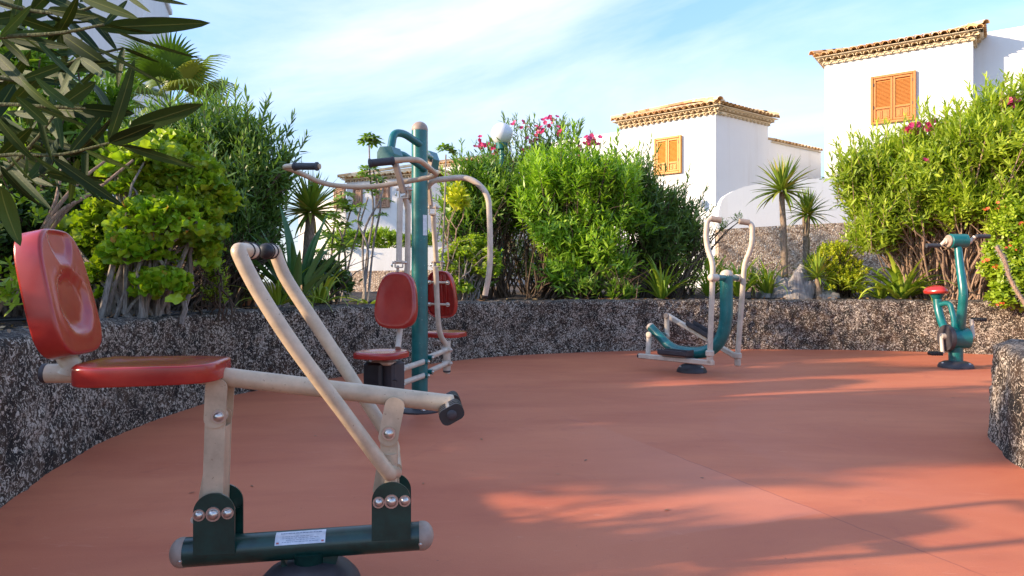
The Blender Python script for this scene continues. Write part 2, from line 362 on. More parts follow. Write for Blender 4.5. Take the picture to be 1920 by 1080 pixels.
def floormat():
    k = NT('red coated floor'); p = k.pos(); s = k.n('SeparateXYZ', {0: p}); X, Y = s.outputs[0], s.outputs[1]
    st = k.n('Mapping', {'Vector': p, 'Scale': (.6, 1.6, 1)}).outputs[0]
    a = k.noise(st, 1.1, 6, .6, .6); b = k.noise(p, 7, 5, .6); fine = k.noise(p, 160, 3)
    c = k.mix(k.ramp(a, [(.3, 0), (.7, 1)]), (.475, .122, .058), (.61, .188, .088))
    c = k.mix(k.mt('MULTIPLY', k.ramp(b, [(.4, 0), (.75, 1)]), .22), c, (.60, .22, .115))
    c = k.mix(k.mt('MULTIPLY', k.ramp(k.noise(p, 2.3, 6, .7, 2.0), [(.58, 0), (.72, 1)]), .25), c, (.30, .065, .05))
    # worn patches with their own outlines: a lighter arc sweep and two coats meeting in a point
    def side(x0, y0, x1, y1, w=.01):
        dx, dy = x1 - x0, y1 - y0; l = math.hypot(dx, dy)
        d = k.mt('ADD', k.mt('MULTIPLY', k.mt('SUBTRACT', X, x0), -dy / l), k.mt('MULTIPLY', k.mt('SUBTRACT', Y, y0), dx / l))
        return d
    q = k.mt('MULTIPLY_ADD', k.noise(p, 3, 4), .06, -.03)
    d1 = k.mt('ADD', side(1.35, 3.0, .92, 4.05), q); d2 = k.mt('ADD', side(1.35, 3.0, .60, 2.72), q)
    in1 = k.ramp(k.mt('MULTIPLY_ADD', d1, 12, .5), [(.4, 0), (.6, 1)]); in2 = k.ramp(k.mt('MULTIPLY_ADD', d2, -12, .5), [(.4, 0), (.6, 1)])
    fade = k.ramp(k.mt('MULTIPLY_ADD', X, .9, -.15), [(.1, 0), (.95, 1)])
    c = k.mix(k.mt('MULTIPLY', k.mt('MULTIPLY', in1, in2), k.mt('MULTIPLY', fade, .40)), c, (.60, .24, .16))
    crack = k.ramp(k.mt('ABSOLUTE', d1), [(0, 1), (.006, 0)]); inY = k.ramp(k.mt('MULTIPLY', k.mt('SUBTRACT', Y, 2.3), .5), [(0, 0), (.05, 1), (.85, 1), (.95, 0)])
    c = k.mix(k.mt('MULTIPLY', k.mt('MULTIPLY', crack, inY), .6), c, (.24, .06, .045))
    rr = k.mt('SQRT', k.mt('ADD', k.mt('POWER', k.mt('SUBTRACT', X, 3.1), 2.0), k.mt('POWER', k.mt('MULTIPLY', k.mt('SUBTRACT', Y, 4.4), 1.0), 2.0)))
    arc = k.ramp(k.mt('ADD', k.mt('MULTIPLY_ADD', rr, -1.2, 2.5), q), [(.40, 0), (.46, 1), (.9, 0)])
    c = k.mix(k.mt('MULTIPLY', arc, .14), c, (.56, .20, .13))
    grain = k.noise(p, 220, 2, .6); c = k.mix(k.mt('MULTIPLY', k.ramp(grain, [(.35, 1), (.6, 0)]), .16), c, (.28, .07, .05))
    scuff = k.noise(k.n('Mapping', {'Vector': p, 'Scale': (1.2, 5, 1), 'Rotation': (0, 0, .35)}).outputs[0], 4.5, 6, .75, 1.5)
    c = k.mix(k.ramp(scuff, [(.60, 0), (.72, .30)]), c, (.66, .30, .20)); c = k.mix(k.ramp(scuff, [(.24, .35), (.36, 0)]), c, (.30, .07, .045))
    spk = k.ramp(k.noise(p, 40, 2), [(.74, 0), (.77, .6)]); c = k.mix(spk, c, (.16, .05, .04))
    k.P(Base_Color=c, Roughness=k.mt('MULTIPLY_ADD', b, .2, .52)); k.b.inputs['Specular IOR Level'].default_value = .35
    return k.bump(k.mt('ADD', fine, k.mt('MULTIPLY', b, .6)), .12, .006).m
m_floor = floormat()
m_ground = NT('sandy ground').P(Base_Color=(.22, .16, .11, 1), Roughness=.95).m
m_globe = NT('white opal globe').P(Base_Color=(.72, .72, .74, 1), Roughness=.25).m
m_rock = bark('pale grey stone', (.16, .14, .135), (.36, .33, .31), 9)
m_litter = leafmat('fallen dry leaves', [(0, (.12, .05, .02)), (.5, (.30, .15, .06)), (1, (.45, .30, .12))], False, .05)
m_hose = NT('black drip hose').P(Base_Color=(.015, .015, .016, 1), Roughness=.5).m
m_pot = NT('terracotta pot').P(Base_Color=(.42, .14, .05, 1), Roughness=.8).m

# ================================================================== THE SETTING
def sheet(name, x0, y0, x1, y1, z, mat, nx=1, ny=1):
    vs = [(x0 + (x1-x0)*i/nx, y0 + (y1-y0)*j/ny, z) for j in range(ny+1) for i in range(nx+1)]
    fs = [(j*(nx+1)+i, j*(nx+1)+i+1, (j+1)*(nx+1)+i+1, (j+1)*(nx+1)+i) for j in range(ny) for i in range(nx)]
    me = bpy.data.meshes.new(name); me.from_pydata(vs, [], fs)
    return put(name, me, mat, kind='structure')
sheet('ground', -600, -600, 600, 900, -.03, m_ground)
sheet('floor', -5, -5, 11.5, 12.5, 0, m_floor)

INNER = [(-1.75,-2.6),(-1.72,-1.2),(-1.74,.2),(-1.82,1.3),(-1.98,2.25),(-2.25,3.05),(-2.43,3.65),(-2.58,4.44),(-2.58,5.15),(-2.44,6.2),(-1.83,7.3),(-1.25,8.15),
         (-.56,9.0),(.3,9.6),(1.87,10.13),(3.5,10.3),(5.0,10.2),(6.0,9.9),(6.9,9.35),(7.7,8.4),(8.2,7.2),(8.4,6.0)]
ENTRY = [(2.35,-1.5),(2.42,.5),(2.52,2.2),(2.72,3.65),(2.92,4.15),(3.10,4.50),(3.42,4.82),(4.0,5.05),(5.2,5.25),(7.0,5.3)]
def resample(path, step):
    P = catmull([Vector((x, y, 0)) for x, y in path], 12); out = [P[0]]; acc = 0
    for a, b in zip(P, P[1:]):
        l = (b - a).length
        if l < 1e-9: continue
        while acc + l >= step:
            t = (step - acc) / l; a = a.lerp(b, t); out.append(a.copy()); l = (b - a).length; acc = 0
            if l < 1e-9: break
        acc += l
    return out
def wall_normals(P, sgn):
    N = []
    for i in range(len(P)):
        t = (P[min(i+2, len(P)-1)] - P[max(i-2, 0)]).normalized(); N.append(Vector((-t.y, t.x, 0)) * sgn)
    return N
def lava_wall(name, path, sgn, h, width, label):
    P = resample(path, .025); N = wall_normals(P, sgn)
    prof = []; m = int(h / .025)
    for i in range(m): prof.append((.025 * i / m, (h - .05) * i / m))
    for a in range(0, 91, 18): prof.append((.025 + .05 - .05 * math.cos(R(a)), h - .05 + .05 * math.sin(R(a))))
    k = int(width / .035)
    for i in range(1, k + 1): prof.append((.075 + (width - .075) * i / k, h))
    prof.append((width + .02, h - .12)); prof.append((width + .02, -.02)); prof[0] = (-.006, -.02)
    vs = []; np_ = len(prof)
    for p, n in zip(P, N):
        for (o, z) in prof:
            q = p + n * o + Vector((0, 0, z))
            d = noise.noise(q * 2.1) * .030 + noise.noise(q * 7) * .018 + noise.noise(q * 17) * .020
            lowest = .3 if z < .02 else 1
            q = q - n * d * lowest * (1 if z < h - .03 else .3) + Vector((0, 0, d * .8 if z > h - .06 else 0))
            vs.append(tuple(q))
    fs = [(i*np_+j, (i+1)*np_+j, (i+1)*np_+j+1, i*np_+j+1) for i in range(len(P)-1) for j in range(np_-1)]
    fs.append(tuple(range(np_))); fs.append(tuple(reversed(range((len(P)-1)*np_, len(P)*np_))))
    mb = MB().add(vs, fs)
    solo(name, mb, m_lava, label, 'wall', loc=(P[len(P)//2].x, P[len(P)//2].y, 0))
    return P, N
PW, NW = lava_wall('planter_wall', INNER, 1, .737, .34, 'long curved black and white speckled planter wall running round the red floor')
PE, NE = lava_wall('planter_wall', ENTRY, -1, .60, .36, 'low rounded end of a speckled planter wall at the right edge of the photo')

def soil_strip(P, N, offs, name):
    vs = []; P = P[::6]; N = N[::6]
    for p, n in zip(P, N):
        for o, z in offs:
            q = p + n * o; d = noise.noise(Vector((q.x*1.3, q.y*1.3, 0))) * .05 + noise.noise(Vector((q.x*5, q.y*5, 3))) * .025 if .3 < o < 20 else 0
            vs.append((q.x, q.y, z + d))
    k = len(offs); fs = [(i*k+j, (i+1)*k+j, (i+1)*k+j+1, i*k+j+1) for i in range(len(P)-1) for j in range(k-1)]
    me = bpy.data.meshes.new(name); me.from_pydata(vs, [], fs); me.polygons.foreach_set('use_smooth', [True]*len(fs))
    return put(name, me, m_soil, kind='structure')
soil_strip(PW, NW, [(.30, .69)] + [(.34 + .14*i, .70 + .004*i) for i in range(30)] + [(6, .80), (12, .85), (40, .9), (400, .9)], 'soil')
soil_strip(PE, NE, [(.30, .56), (.45, .575), (.6, .58), (.8, .58), (1.1, .58), (1.5, .58), (2.0, .58), (2.6, .5)], 'soil')

# ================================================================== HOUSES
def half_tile(L=.42, r=.085):
    mb = MB(); n = 7; vs = []; th = .014
    for y in (0, -L):
        for rr in (r, r - th):
            for k in range(n):
                a = math.pi * k / (n - 1); vs.append((math.cos(a) * rr, y, math.sin(a) * rr))
    fs = []
    for k in range(n - 1):
        fs += [(k, k+1, 2*n+k+1, 2*n+k), (n+k+1, n+k, 3*n+k, 3*n+k+1), (k+1, k, n+k, n+k+1), (2*n+k, 2*n+k+1, 3*n+k+1, 3*n+k)]
    mb.add(vs, fs); return mb.mesh('roof_tile')
ME_TILE = half_tile(); ME_CT = half_tile()
def eave(roof, a, b, n, z, pitch=.195, start=.16, tiers=2, slope=17, field=2, mort=True, flare=True):
    """rows of barrel tile ends under an eave, running a -> b (plan points), n outward normal; then roof tile courses above"""
    ex = (b - a).normalized(); L = (b - a).length
    for t in range(tiers):                                    # stepped cornice courses
        off = start * .5 + t * .085; cnt = int((L + (2*off if flare else 0)) / pitch)
        for i in range(cnt):
            s = (L - (cnt - 1) * pitch) / 2 + i * pitch + (pitch * .5 if t % 2 else 0) * .0
            o = a + ex * s + n * off + Vector((0, 0, z + t * .108))
            place(roof, 'cornice_tile', ME_CT, axes(o, ex, n, Vector((0, 0, 1))), m_ctile)
        if mort:
            m = MB(); e = off if flare else 0
            c = a + ex * L / 2 + n * (off - .15) + Vector((0, 0, z + t * .108 + .092))
            m.box((L + 2*e, .26, .030), axes(c, ex, n, Vector((0, 0, 1))), .005); part('cornice', m, m_mortar, roof)
    sl = (-n * math.cos(R(slope)) + Vector((0, 0, math.sin(R(slope)))))      # up the slope
    up = ex.cross(-sl).normalized()
    if up.z < 0: up = -up
    off = start * .5 + tiers * .085 + .03; zz = z + tiers * .108 + .02
    for c in range(field):
        cnt = int((L + (2*off if flare else 0) - c * .5) / pitch)
        for i in range(cnt):
            s = (L - (cnt - 1) * pitch) / 2 + i * pitch
            o = a + ex * s + n * off + sl * (.34 * c) + Vector((0, 0, zz + .012 * c))
            place(roof, 'roof_tile', ME_TILE, axes(o, ex, -sl, up) @ Matrix.Rotation(R(random.uniform(-.5, .5)), 4, 'Z'), m_tile)
    m = MB(); e = off if flare else 0
    c0 = a + ex * L / 2 + n * (off - .2) + Vector((0, 0, zz - .012))
    m.box((L + 2*e - .1, .30, .02), axes(c0 - Vector((0, 0, .01)), ex, n, Vector((0, 0, 1))), .004); part('eave_board', m, m_mortar, roof)
    return off, zz
def hip_roof(roof, corners, z, slope=17):
    """tiled hip over a plan quadrilateral, corrugated so that its courses read"""
    c = sum((p for p in corners), Vector()) / len(corners); mb = MB()
    rise = min((corners[1]-corners[0]).length, (corners[2]-corners[1]).length) / 2 * math.tan(R(slope))
    top = c + Vector((0, 0, z + rise)); m = len(corners)
    for i in range(m):
        a, b = corners[i] + Vector((0, 0, z)), corners[(i+1) % m] + Vector((0, 0, z))
        n = int((b - a).length / .0488); L = a
        nn = (b - a).cross(top - a).normalized(); nn = nn if nn.z > 0 else -nn
        rows = 8; ring = []
        for j in range(rows + 1):
            t = j / rows * .985
            for q in range(n + 1):
                p = a.lerp(b, q / n).lerp(top, t); ring.append(p + nn * (.045 * abs(math.sin(math.pi * q / 4)) * (1 - t)))
        mb.add(ring, [(j*(n+1)+q, j*(n+1)+q+1, (j+1)*(n+1)+q+1, (j+1)*(n+1)+q) for j in range(rows) for q in range(n)])
    part('tile_field', mb, m_tile, roof, kind='stuff')
    for i in range(m):                                         # ridge tiles along the hips
        a = corners[i] + Vector((0, 0, z)); d = (top - a); k = int(d.length / .36); dn = d.normalized()
        sx = dn.cross(Vector((0, 0, 1))).normalized(); up = sx.cross(dn)
        for j in range(k):
            place(roof, 'ridge_tile', ME_TILE, axes(a + dn * (.36 * j - .02) + up * (.035 + .01), sx, -dn, up if up.z > 0 else -up) @ Matrix.Scale(1.15, 4), m_tile)
def walls(name, foot, z0, z1, mat, parent, label=None):
    k = len(foot); vs = [(p.x, p.y, z0) for p in foot] + [(p.x, p.y, z1) for p in foot]
    mb = MB().add(vs, [(i, (i+1) % k, (i+1) % k + k, i + k) for i in range(k)] + [tuple(range(k, 2*k))])
    return part(name, mb, mat, parent, smooth=False, label=label)
def shutter(house, a, b, n, z0, z1, mat, panel=.30, simple=False):
    """closed louvred shutter pair set in a frame; a, b plan points of its two sides"""
    ex = (b - a).normalized(); w = (b - a).length; h = z1 - z0; up = Vector((0, 0, 1))
    def M(s, zz, o): return axes(a + ex * s + n * o + Vector((0, 0, z0 + zz)), ex, n, up)
    fr = MB(); t = .07
    for s in (t/2, w - t/2): fr.box((t, .12, h), M(s, h/2, .03), .01)
    for zz in (t/2, h - t/2): fr.box((w - 2*t, .11, t), M(w/2, zz, .03), .01)
    win = part('window', fr, mat, house)
    for sd in (0, 1):
        x0 = t + .006 + sd * (w - 2*t) / 2; lw = (w - 2*t) / 2 - .012; lf = MB(); q = .055
        lf.box((q, .05, h - 2*t - .01), M(x0 + q/2, h/2, .045), .006); lf.box((q, .05, h - 2*t - .01), M(x0 + lw - q/2, h/2, .045), .006)
        pz = t + (h - 2*t) * panel
        for zz in (t + q/2 + .005, pz, h - t - q/2 - .005): lf.box((lw - 2*q, .048, q), M(x0 + lw/2, zz, .045), .006)
        part('shutter_leaf', lf, mat, win)
        pn = MB(); pw = (lw - 2*q) / (1 if simple else 2)
        pn.box((lw - 2*q, .02, pz - t - q), M(x0 + lw/2, (t + pz)/2, .033))
        for e in range(1 if simple else 2):
            pn.box((pw - .03, .03, pz - t - q - .06), M(x0 + q + pw*(e+.5), (t + pz)/2 + .003, .046), .012)
            if not simple: pn.box((pw - .11, .02, pz - t - q - .14), M(x0 + q + pw*(e+.5), (t + pz)/2 + .003, .060), .012)
        part('panel', pn, mat, win)
        sl = MB(); zz = pz + q/2 + .02; bk = MB().box((lw - 2*q, .006, h - t - q - pz), M(x0 + lw/2, (pz + h - t)/2, .022))
        sl.v += bk.v; sl.f += bk.f
        while zz < h - t - q - .015:
            sl.box((lw - 2*q, .006, .05), M(x0 + lw/2, zz, .045) @ Matrix.Rotation(R(38), 4, 'X')); zz += .036
        part('louvre', sl, mat, win, smooth=False, kind='stuff')
        hg = MB()
        for zz in (h*.35, h*.82): hg.box((.02, .03, .09), M(t + .004 if sd == 0 else w - t - .004, zz, .08), .004)
        part('hinge', hg, m_dark, win)
    return win
def flat(v): return Vector((v.x, v.y, 0))
UP = Vector((0, 0, 1))
def face_frame(A, B):
    ex = flat(B - A).normalized(); n = Vector((ex.y, -ex.x, 0))
    if n.dot(flat(A)) > 0: n = -n
    return ex, n

# --- right house
A = W(1824, 75, 18.0); zt = A.z; B = W(1546, 122, (zt - 1) * F / (HY - 122)); B.z = zt
ex, n = face_frame(A, B)
h1 = thing('house', (A.x, A.y, .8), 'large white house at the right with orange shutters above the pink flowering bush', 'house')
A0, B0 = flat(A), flat(B); back = -n * 5.0
walls('wall', [A0, B0, B0 + back, A0 + back], .3, zt, m_white, h1)
roof = MB().box(((A0-B0).length + .1, 5.1, .06), axes((A0 + B0 + back)/2 + Vector((0, 0, zt + .03)), ex, n, UP)); roof1 = part('roof', roof, m_mortar, h1, smooth=False)
o, zz = eave(roof1, A0, B0, n, zt - .02)
o, zz = eave(roof1, A0, A0 + back, -ex, zt - .02, field=1)
cs = [A0 + n*o - ex*o, B0 + n*o + ex*o, B0 + back - n*o + ex*o, A0 + back - n*o - ex*o]
hip_roof(roof1, cs, zz + .03)
p, q = on_plane(1718, 132, A, n), on_plane(1633, 238, A, n)
ztop = on_plane(1676, 139, A, n).z; zbot = on_plane(1676, 230, A, n).z
shutter(h1, flat(p), flat(q), n, zbot, ztop, m_wood, .30)
D0 = A0 - n * .75
wing_z = 1 + (HY - 68) / F * D0.y + .05
Ee = D0 - ex * 6.5
walls('side_wing', [D0 + ex*.0, Ee, Ee + back, D0 + back], .3, wing_z, m_white, h1)

# --- middle house
A = W(1342, 213, 20.0); zt = A.z; B = W(1166, 240, (zt - 1) * F / (HY - 241)); B.z = zt
ex, n = face_frame(A, B)
h2 = thing('house', (A.x, A.y, .8), 'white middle house with hipped tile roof and golden shutters behind the oleanders', 'house')
A0, B0 = flat(A), flat(B)
Rr = W(1440, 236, (zt - 1) * F / (HY - 236)); R0 = flat(Rr); er = (R0 - A0).normalized(); nr = Vector((er.y, -er.x, 0))
walls('wall', [A0, B0, B0 + (R0 - A0), R0], .3, zt, m_white, h2)
roof = MB().box(((A0-B0).length * .9, (R0-A0).length * .9, .05), axes((B0 + R0)/2 + Vector((0, 0, zt + .03)), ex, n, UP)); roof2 = part('roof', roof, m_mortar, h2, smooth=False)
o, zz = eave(roof2, B0, A0, n, zt - .02, pitch=.19)
o, zz = eave(roof2, A0, R0, nr, zt - .02, pitch=.19)
cs = [A0 + n*o + nr*o, B0 + n*o - nr*o*.8, B0 + (R0 - A0) - n*o - nr*o, R0 - n*o*.4 + nr*o]
hip_roof(roof2, cs, zz + .03)
p, q = on_plane(1279, 254, A, n), on_plane(1228, 328, A, n)
shutter(h2, flat(p), flat(q), n, on_plane(1254, 327, A, n).z, on_plane(1254, 257, A, n).z, m_wood2, .27)
# long lower wing to the left, wing to the right with tiled coping
C0 = B0 + ex * 3.4; zl = 1 + (HY - 246) / F * B0.y
walls('side_wing', [B0 + ex*.002, C0, C0 - n*4, B0 - n*4 + ex*.002], .3, zl, m_white, h2)
T0 = R0 + er * 3.1; zr = 1 + (HY - 262) / F * R0.y
rw = walls('side_wing', [R0 + er*.002 - n*.0, T0, T0 - nr*3, R0 - nr*3 + er*.002], .3, zr, m_white, h2)
eave(rw, R0 + er*.1, T0, nr, zr - .05, tiers=0, field=1, pitch=.19, flare=False)

# --- boundary walls in front of the middle house: pebbledash below, white above
def wallbox(name, pts, th, z0, tops, mat, label, cat='wall', into=None):
    mb = MB()
    P = [flat(p) for p in pts]; k = len(P); vs = []
    for i, p in enumerate(P):
        t = (P[min(i+1, k-1)] - P[max(i-1, 0)]).normalized(); nn = Vector((-t.y, t.x, 0))
        if nn.y < 0: nn = -nn
        vs += [(p.x, p.y, z0), (p.x, p.y, tops[i]), (p.x + nn.x*th, p.y + nn.y*th, tops[i]), (p.x + nn.x*th, p.y + nn.y*th, z0)]
    fs = []
    for i in range(k - 1):
        for a, b in ((0, 1), (1, 2), (2, 3)): fs.append((4*i+a, 4*i+b, 4*(i+1)+b, 4*(i+1)+a))
    fs.append((0, 1, 2, 3)); fs.append(tuple(4*(k-1)+j for j in (3, 2, 1, 0)))
    mb.add(vs, fs)
    if into: return part(name, mb, mat, into, smooth=False)
    return solo(name, mb, mat, label, cat, smooth=False, loc=(P[0].x, P[0].y, z0))
def top_at(py, Y): return 1 + (HY - py) / F * Y
wallbox('boundary_wall', [W(1347, 0, 14.6), W(1500, 0, 14.5), W(1760, 0, 14.3)], .3, .3, [top_at(430, 14.6), top_at(421, 14.5), top_at(410, 14.3)], m_pebble, 'beige pebbledash wall behind the two small yuccas')
pts = []; tops = []
for i, (x, y) in enumerate([(1345, 420), (1348, 392), (1353, 376), (1360, 367), (1375, 358), (1395, 350), (1430, 343), (1480, 338), (1530, 335), (1600, 331), (1800, 322)]):
    Y = 15.4; pts.append(W(x, 0, Y)); tops.append(top_at(y, Y))
wallbox('garden_wall', pts, .25, .3, tops, m_white, 'white curved-top garden wall standing behind the pebbledash wall')

# wall lantern on the middle house
L0 = on_plane(1318, 383, W(1342, 0, 20.0), n) + n * .14
lt = thing('wall_lantern', L0, 'small white lantern fixed to the middle house wall above the elliptical trainer', 'lantern')
part('lantern_body', MB().lathe([(.01, .16), (.05, .12), (.09, .06), (.075, .05), (.06, -.10), (.03, -.13), (.01, -.17)], L0, UP, 8), m_globe, lt)
part('bracket', MB().tube([L0 + Vector((0, 0, .16)), L0 + Vector((0, 0, .21)) - n*.07, L0 + Vector((0, 0, .12)) - n*.14], .012, 6), m_white, lt)

# --- distant houses on the left, between the plants
def far_house(pA, pB, yA, Y, label, shut, roofpx=None, base=.3, deep=5, mat=None):
    A = W(pA, yA, Y); zt = A.z; B = W(pB, yA, Y + 1.5); ex, n = face_frame(A, B); A0, B0 = flat(A), flat(B)
    h = thing('house', (A.x, A.y, .8), label, 'house'); walls('wall', [A0, B0, B0 - n*deep, A0 - n*deep], base, zt, mat or m_white2, h)
    if roofpx:
        r = part('roof', MB().box(((A0-B0).length*.9, deep*.9, .05), axes((A0+B0)/2 - n*deep/2 + Vector((0, 0, zt+.03)), ex, n, UP)), m_mortar, h, smooth=False)
        o, zz = eave(r, A0, B0, n, zt - .02, tiers=1, field=1, pitch=.24)
        hip_roof(r, [A0 + n*o - ex*o, B0 + n*o + ex*o, B0 - n*deep + ex*o, A0 - n*deep - ex*o], zz + .02, 20)
    for (xa, ya, xb, yb) in shut:
        p, q = on_plane(xb, ya, A, n), on_plane(xa, yb, A, n); shutter(h, flat(p), flat(q), n, q.z, p.z, m_wood3, .3, True)
    return h
far_house(800, 650, 330, 24.0, 'white house with faded brown shutters seen between the thin stems left of the green post', [(664, 352, 680, 388), (706, 342, 731, 390), (762, 350, 776, 380)], True)
far_house(648, 560, 372, 27.0, 'low white house end behind the yucca rosette left of the thin stems', [(628, 352, 648, 392)], None)
far_house(925, 822, 303, 30.0, 'distant house with a small hipped tile roof just right of the green post', [], True)
far_house(1160, 1010, 296, 27.0, 'distant house whose tiled eave just shows through the purple-flowered oleander top', [], True)
# tall white block at the far left behind the leaves
A0 = flat(W(268, 0, 30)); A1 = flat(W(-420, 0, 26)); ex, n = face_frame(A0, A1)
h5 = thing('apartment_block', (A0.x, A0.y, .8), 'tall plain white block behind the palm and the hanging leaves at upper left', 'building')
walls('wall', [A0, A1, A1 - n*8, A0 - n*8], .3, 15.5, m_white2, h5)
part('parapet', MB().box(((A0-A1).length + .3, 8.3, .3), axes((A0 + A1)/2 - n*4 + Vector((0, 0, 15.65)), ex, n, UP), .05), m_white, h5, smooth=False)

wallbox('garden_wall', [W(600, 0, 15.2), W(650, 0, 15.0), W(700, 0, 14.9), W(830, 0, 14.8)], .25, .3, [top_at(467, 15.2), top_at(467, 15), top_at(466, 14.9), top_at(463, 14.8)], m_white, 'white garden wall under the clipped green hedge left of the post')
wallbox('boundary_wall', [W(651, 0, 14.2), W(760, 0, 14.0), W(830, 0, 13.9)], .25, .3, [top_at(508, 14.2), top_at(507, 14), top_at(506, 13.9)], m_pebble, 'low pebbledash wall below the white wall left of the green post')
wallbox('garden_wall', [W(330, 0, 10.6), W(400, 0, 10.8), W(470, 0, 11.0)], .2, .3, [top_at(470, 10.6), top_at(478, 10.8), top_at(486, 11)], m_white, 'white wall patch glimpsed behind the bushes left of the rower handles')
wallbox('gate_pillar', [W(600, 0, 12.4), W(622, 0, 12.2), W(641, 0, 12.1), W(646, 0, 12.1)], .3, .3, [top_at(500, 12.4), top_at(506, 12.2), top_at(512, 12.1), top_at(530, 12.1)], m_white, 'short white sloping wall end beside the low pebbledash wall', 'pillar')

# street lamp with an opal globe
L0 = W(941, 251, 12.35); lp = thing('street_lamp', (L0.x, L0.y, .8), 'round white globe lamp on a green post rising out of the oleander', 'lamp')
r = 20.5 / F * 12.35
part('globe', MB().lathe([(r*math.sin(R(a)), -r*math.cos(R(a))) for a in range(4, 180, 8)], L0, UP, 28), m_globe, lp)
part('pole', MB().lathe([(.045, .8 - L0.z), (.045, -r - .1), (.10, -r - .08), (.11, -r*.86), (.09, -r*.84)], L0, UP, 14), m_teal, lp)

# ================================================================== EXERCISE MACHINES
def mk_bolt(r=.014, h=.012):
    prof = [(r*1.35, 0), (r*1.35, .003), (r*1.02, .003)] + [(r*math.cos(R(a)), .003 + h*math.sin(R(a))) for a in range(10, 91, 16)]
    return MB().lathe(prof, (0, 0, 0), (0, 0, 1), 14).mesh('bolt')
ME_BOLT = mk_bolt()
def bolt(parent, p, d, s=1.0):
    x, y, z = frame_of(Vector(d)); place(parent, 'bolt', ME_BOLT, axes(p, x, y, z) @ Matrix.Scale(s, 4), m_bolt)
def cushion(w, l, t, taper=.0, relief=None, n=56, edge=.35, p=3.2, bow=0, rd=.10):
    """moulded pad: width w on x, length l on y, thickness t on z (top face up)"""
    mb = MB(); vs = []; fs = []
    def outline(a):
        c, s_ = math.cos(a), math.sin(a); x = abs(c)**(2/p) * (1 if c > 0 else -1) * w/2; y = abs(s_)**(2/p) * (1 if s_ > 0 else -1) * l/2
        return x * (1 - taper * (y / l + .5)), y
    rs = [1 - k for k in (1, .93, .85, .75, .65, .55, .45, .36, .28, .21, .15, .10, .06, .04, .025, .012, .004, 0)]
    for r in rs:
        d = (1 - r); e = min(1, d / rd); z = t/2 - edge * t * (1 - math.sqrt(max(0, 1 - (1 - e)**2)))
        for k in range(n):
            x, y = outline(2*math.pi*k/n); x *= max(r, .001); y *= max(r, .001)
            vs.append((x, y, z + (relief(x / w * 2, y / l * 2) if relief else 0) * min(1, d / .06) + bow * (y / l * 2)**2))
    for (r, z) in ((1.0, -t*.40), (.992, -t*.46), (.975, -t/2), (.5, -t/2), (.01, -t/2)):
        for k in range(n):
            x, y = outline(2*math.pi*k/n); vs.append((x*r, y*r, z + bow * (y / l * 2)**2))
    m = len(rs) + 5
    for i in range(m - 1):
        for k in range(n): fs.append((i*n+k, (i+1)*n+k, (i+1)*n+(k+1) % n, i*n+(k+1) % n))
    return MB().add(vs, fs)
def xf(mb, M): mb.v = [tuple(M @ Vector(v)) for v in mb.v]; return mb
def smooth01(x): x = max(0, min(1, x)); return x*x*(3-2*x)
def dome(r, h, n=7): return [(r*1.0, 0), (r*1.02, h*.08)] + [(r*math.cos(R(a)), h*.1 + h*.9*math.sin(R(a))) for a in np.linspace(5, 88, n)]
def endcap(parent, p, d, r, h, mat=None, label=None):
    return part('end_cap', MB().lathe([(r*1.01, -.012), (r*1.03, -.010)] + [(r*1.03*math.cos(R(a)), h*math.sin(R(a))) for a in np.linspace(0, 88, 8)], p, d, 24), mat or m_cap, parent, label=label)

# ---------------------------------------------------------------- rowing machine (front)
yaw = R(7.5); U = Vector((math.cos(yaw), math.sin(yaw), 0)); V = Vector((-math.sin(yaw), math.cos(yaw), 0))
O = Vector(((577 - CX) / F * 2.27, 2.27, 0))
rw = thing('rowing_machine', O, 'beige and dark green outdoor rowing machine with red seat and backrest in the foreground', 'exercise machine')
def RP(px, py, v=0.0): return on_plane(px, py, O + V * v, V)
a, b = RP(341, 1036), RP(793, 1004)
r = .046
bd = (b - a).normalized(); bu = bd.cross(V); bu = -bu if bu.z < 0 else bu
part('base_beam', MB().tube([a, b], r, 28), m_green, rw)
endcap(rw, a, -bd, r, .036); endcap(rw, b, bd, r, .036)
for p_, s in ((a, 1), (b, -1)): bolt(rw, p_ + bd*s*.008 - V*r*.97 - bu*.012, -V, .35)
# ground foot
c = a.lerp(b, .52); g0 = Vector((c.x, c.y, 0))
part('ground_foot', MB().lathe([(.165, 0), (.165, .014), (.156, .036), (.132, .062), (.094, .080), (.052, .088)], g0, UP, 32), m_dark, rw)
part('foot_socket', MB().lathe([(.050, .06), (.050, .10), (.058, .118), (.060, c.z - .02)], g0, UP, 24), m_green, rw)
sd = MB(); 
for s in (-1, 1):
    sd = MB(); Mx = axes(c - UP*.045 + bd*s*.066, bd, V, UP); sd.prism([(-.022, -.045), (.012, -.045), (.035*s if s > 0 else -.035, .03), (-.02, .03)], Mx, .05); part('gusset', sd, m_green, rw)
# name plate, laid on the round beam
pl = MB(); vs = []; fs = []; pa, pb = RP(520, 1008), RP(613, 1000); ta = (pa - a).dot(bd); tb = (pb - a).dot(bd); n_ = 8
for i in range(n_ + 1):
    an = R(20 + 58 * i / n_); dirn = -V * math.cos(an) + bu * math.sin(an)
    for t in (ta, tb): vs.append(a + bd*t + dirn * (r + .0018))
for i in range(n_): fs.append((2*i, 2*i+1, 2*i+3, 2*i+2))
plate = part('info_plate', pl.add(vs, fs), m_plate, rw)
pr = MB()
random.seed(3)
def printed(mb, an0, t0, t1, h=.0016):
    an0 = R(an0); w_ = h / r / 2; vs = []
    for aa in (an0 - w_, an0 + w_):
        d_ = -V * math.cos(aa) + bu * math.sin(aa)
        for t in (t0, t1): vs.append(a + bd*(ta + (tb-ta)*t) + d_ * (r + .0024))
    mb.add(vs, [(0, 1, 3, 2)])
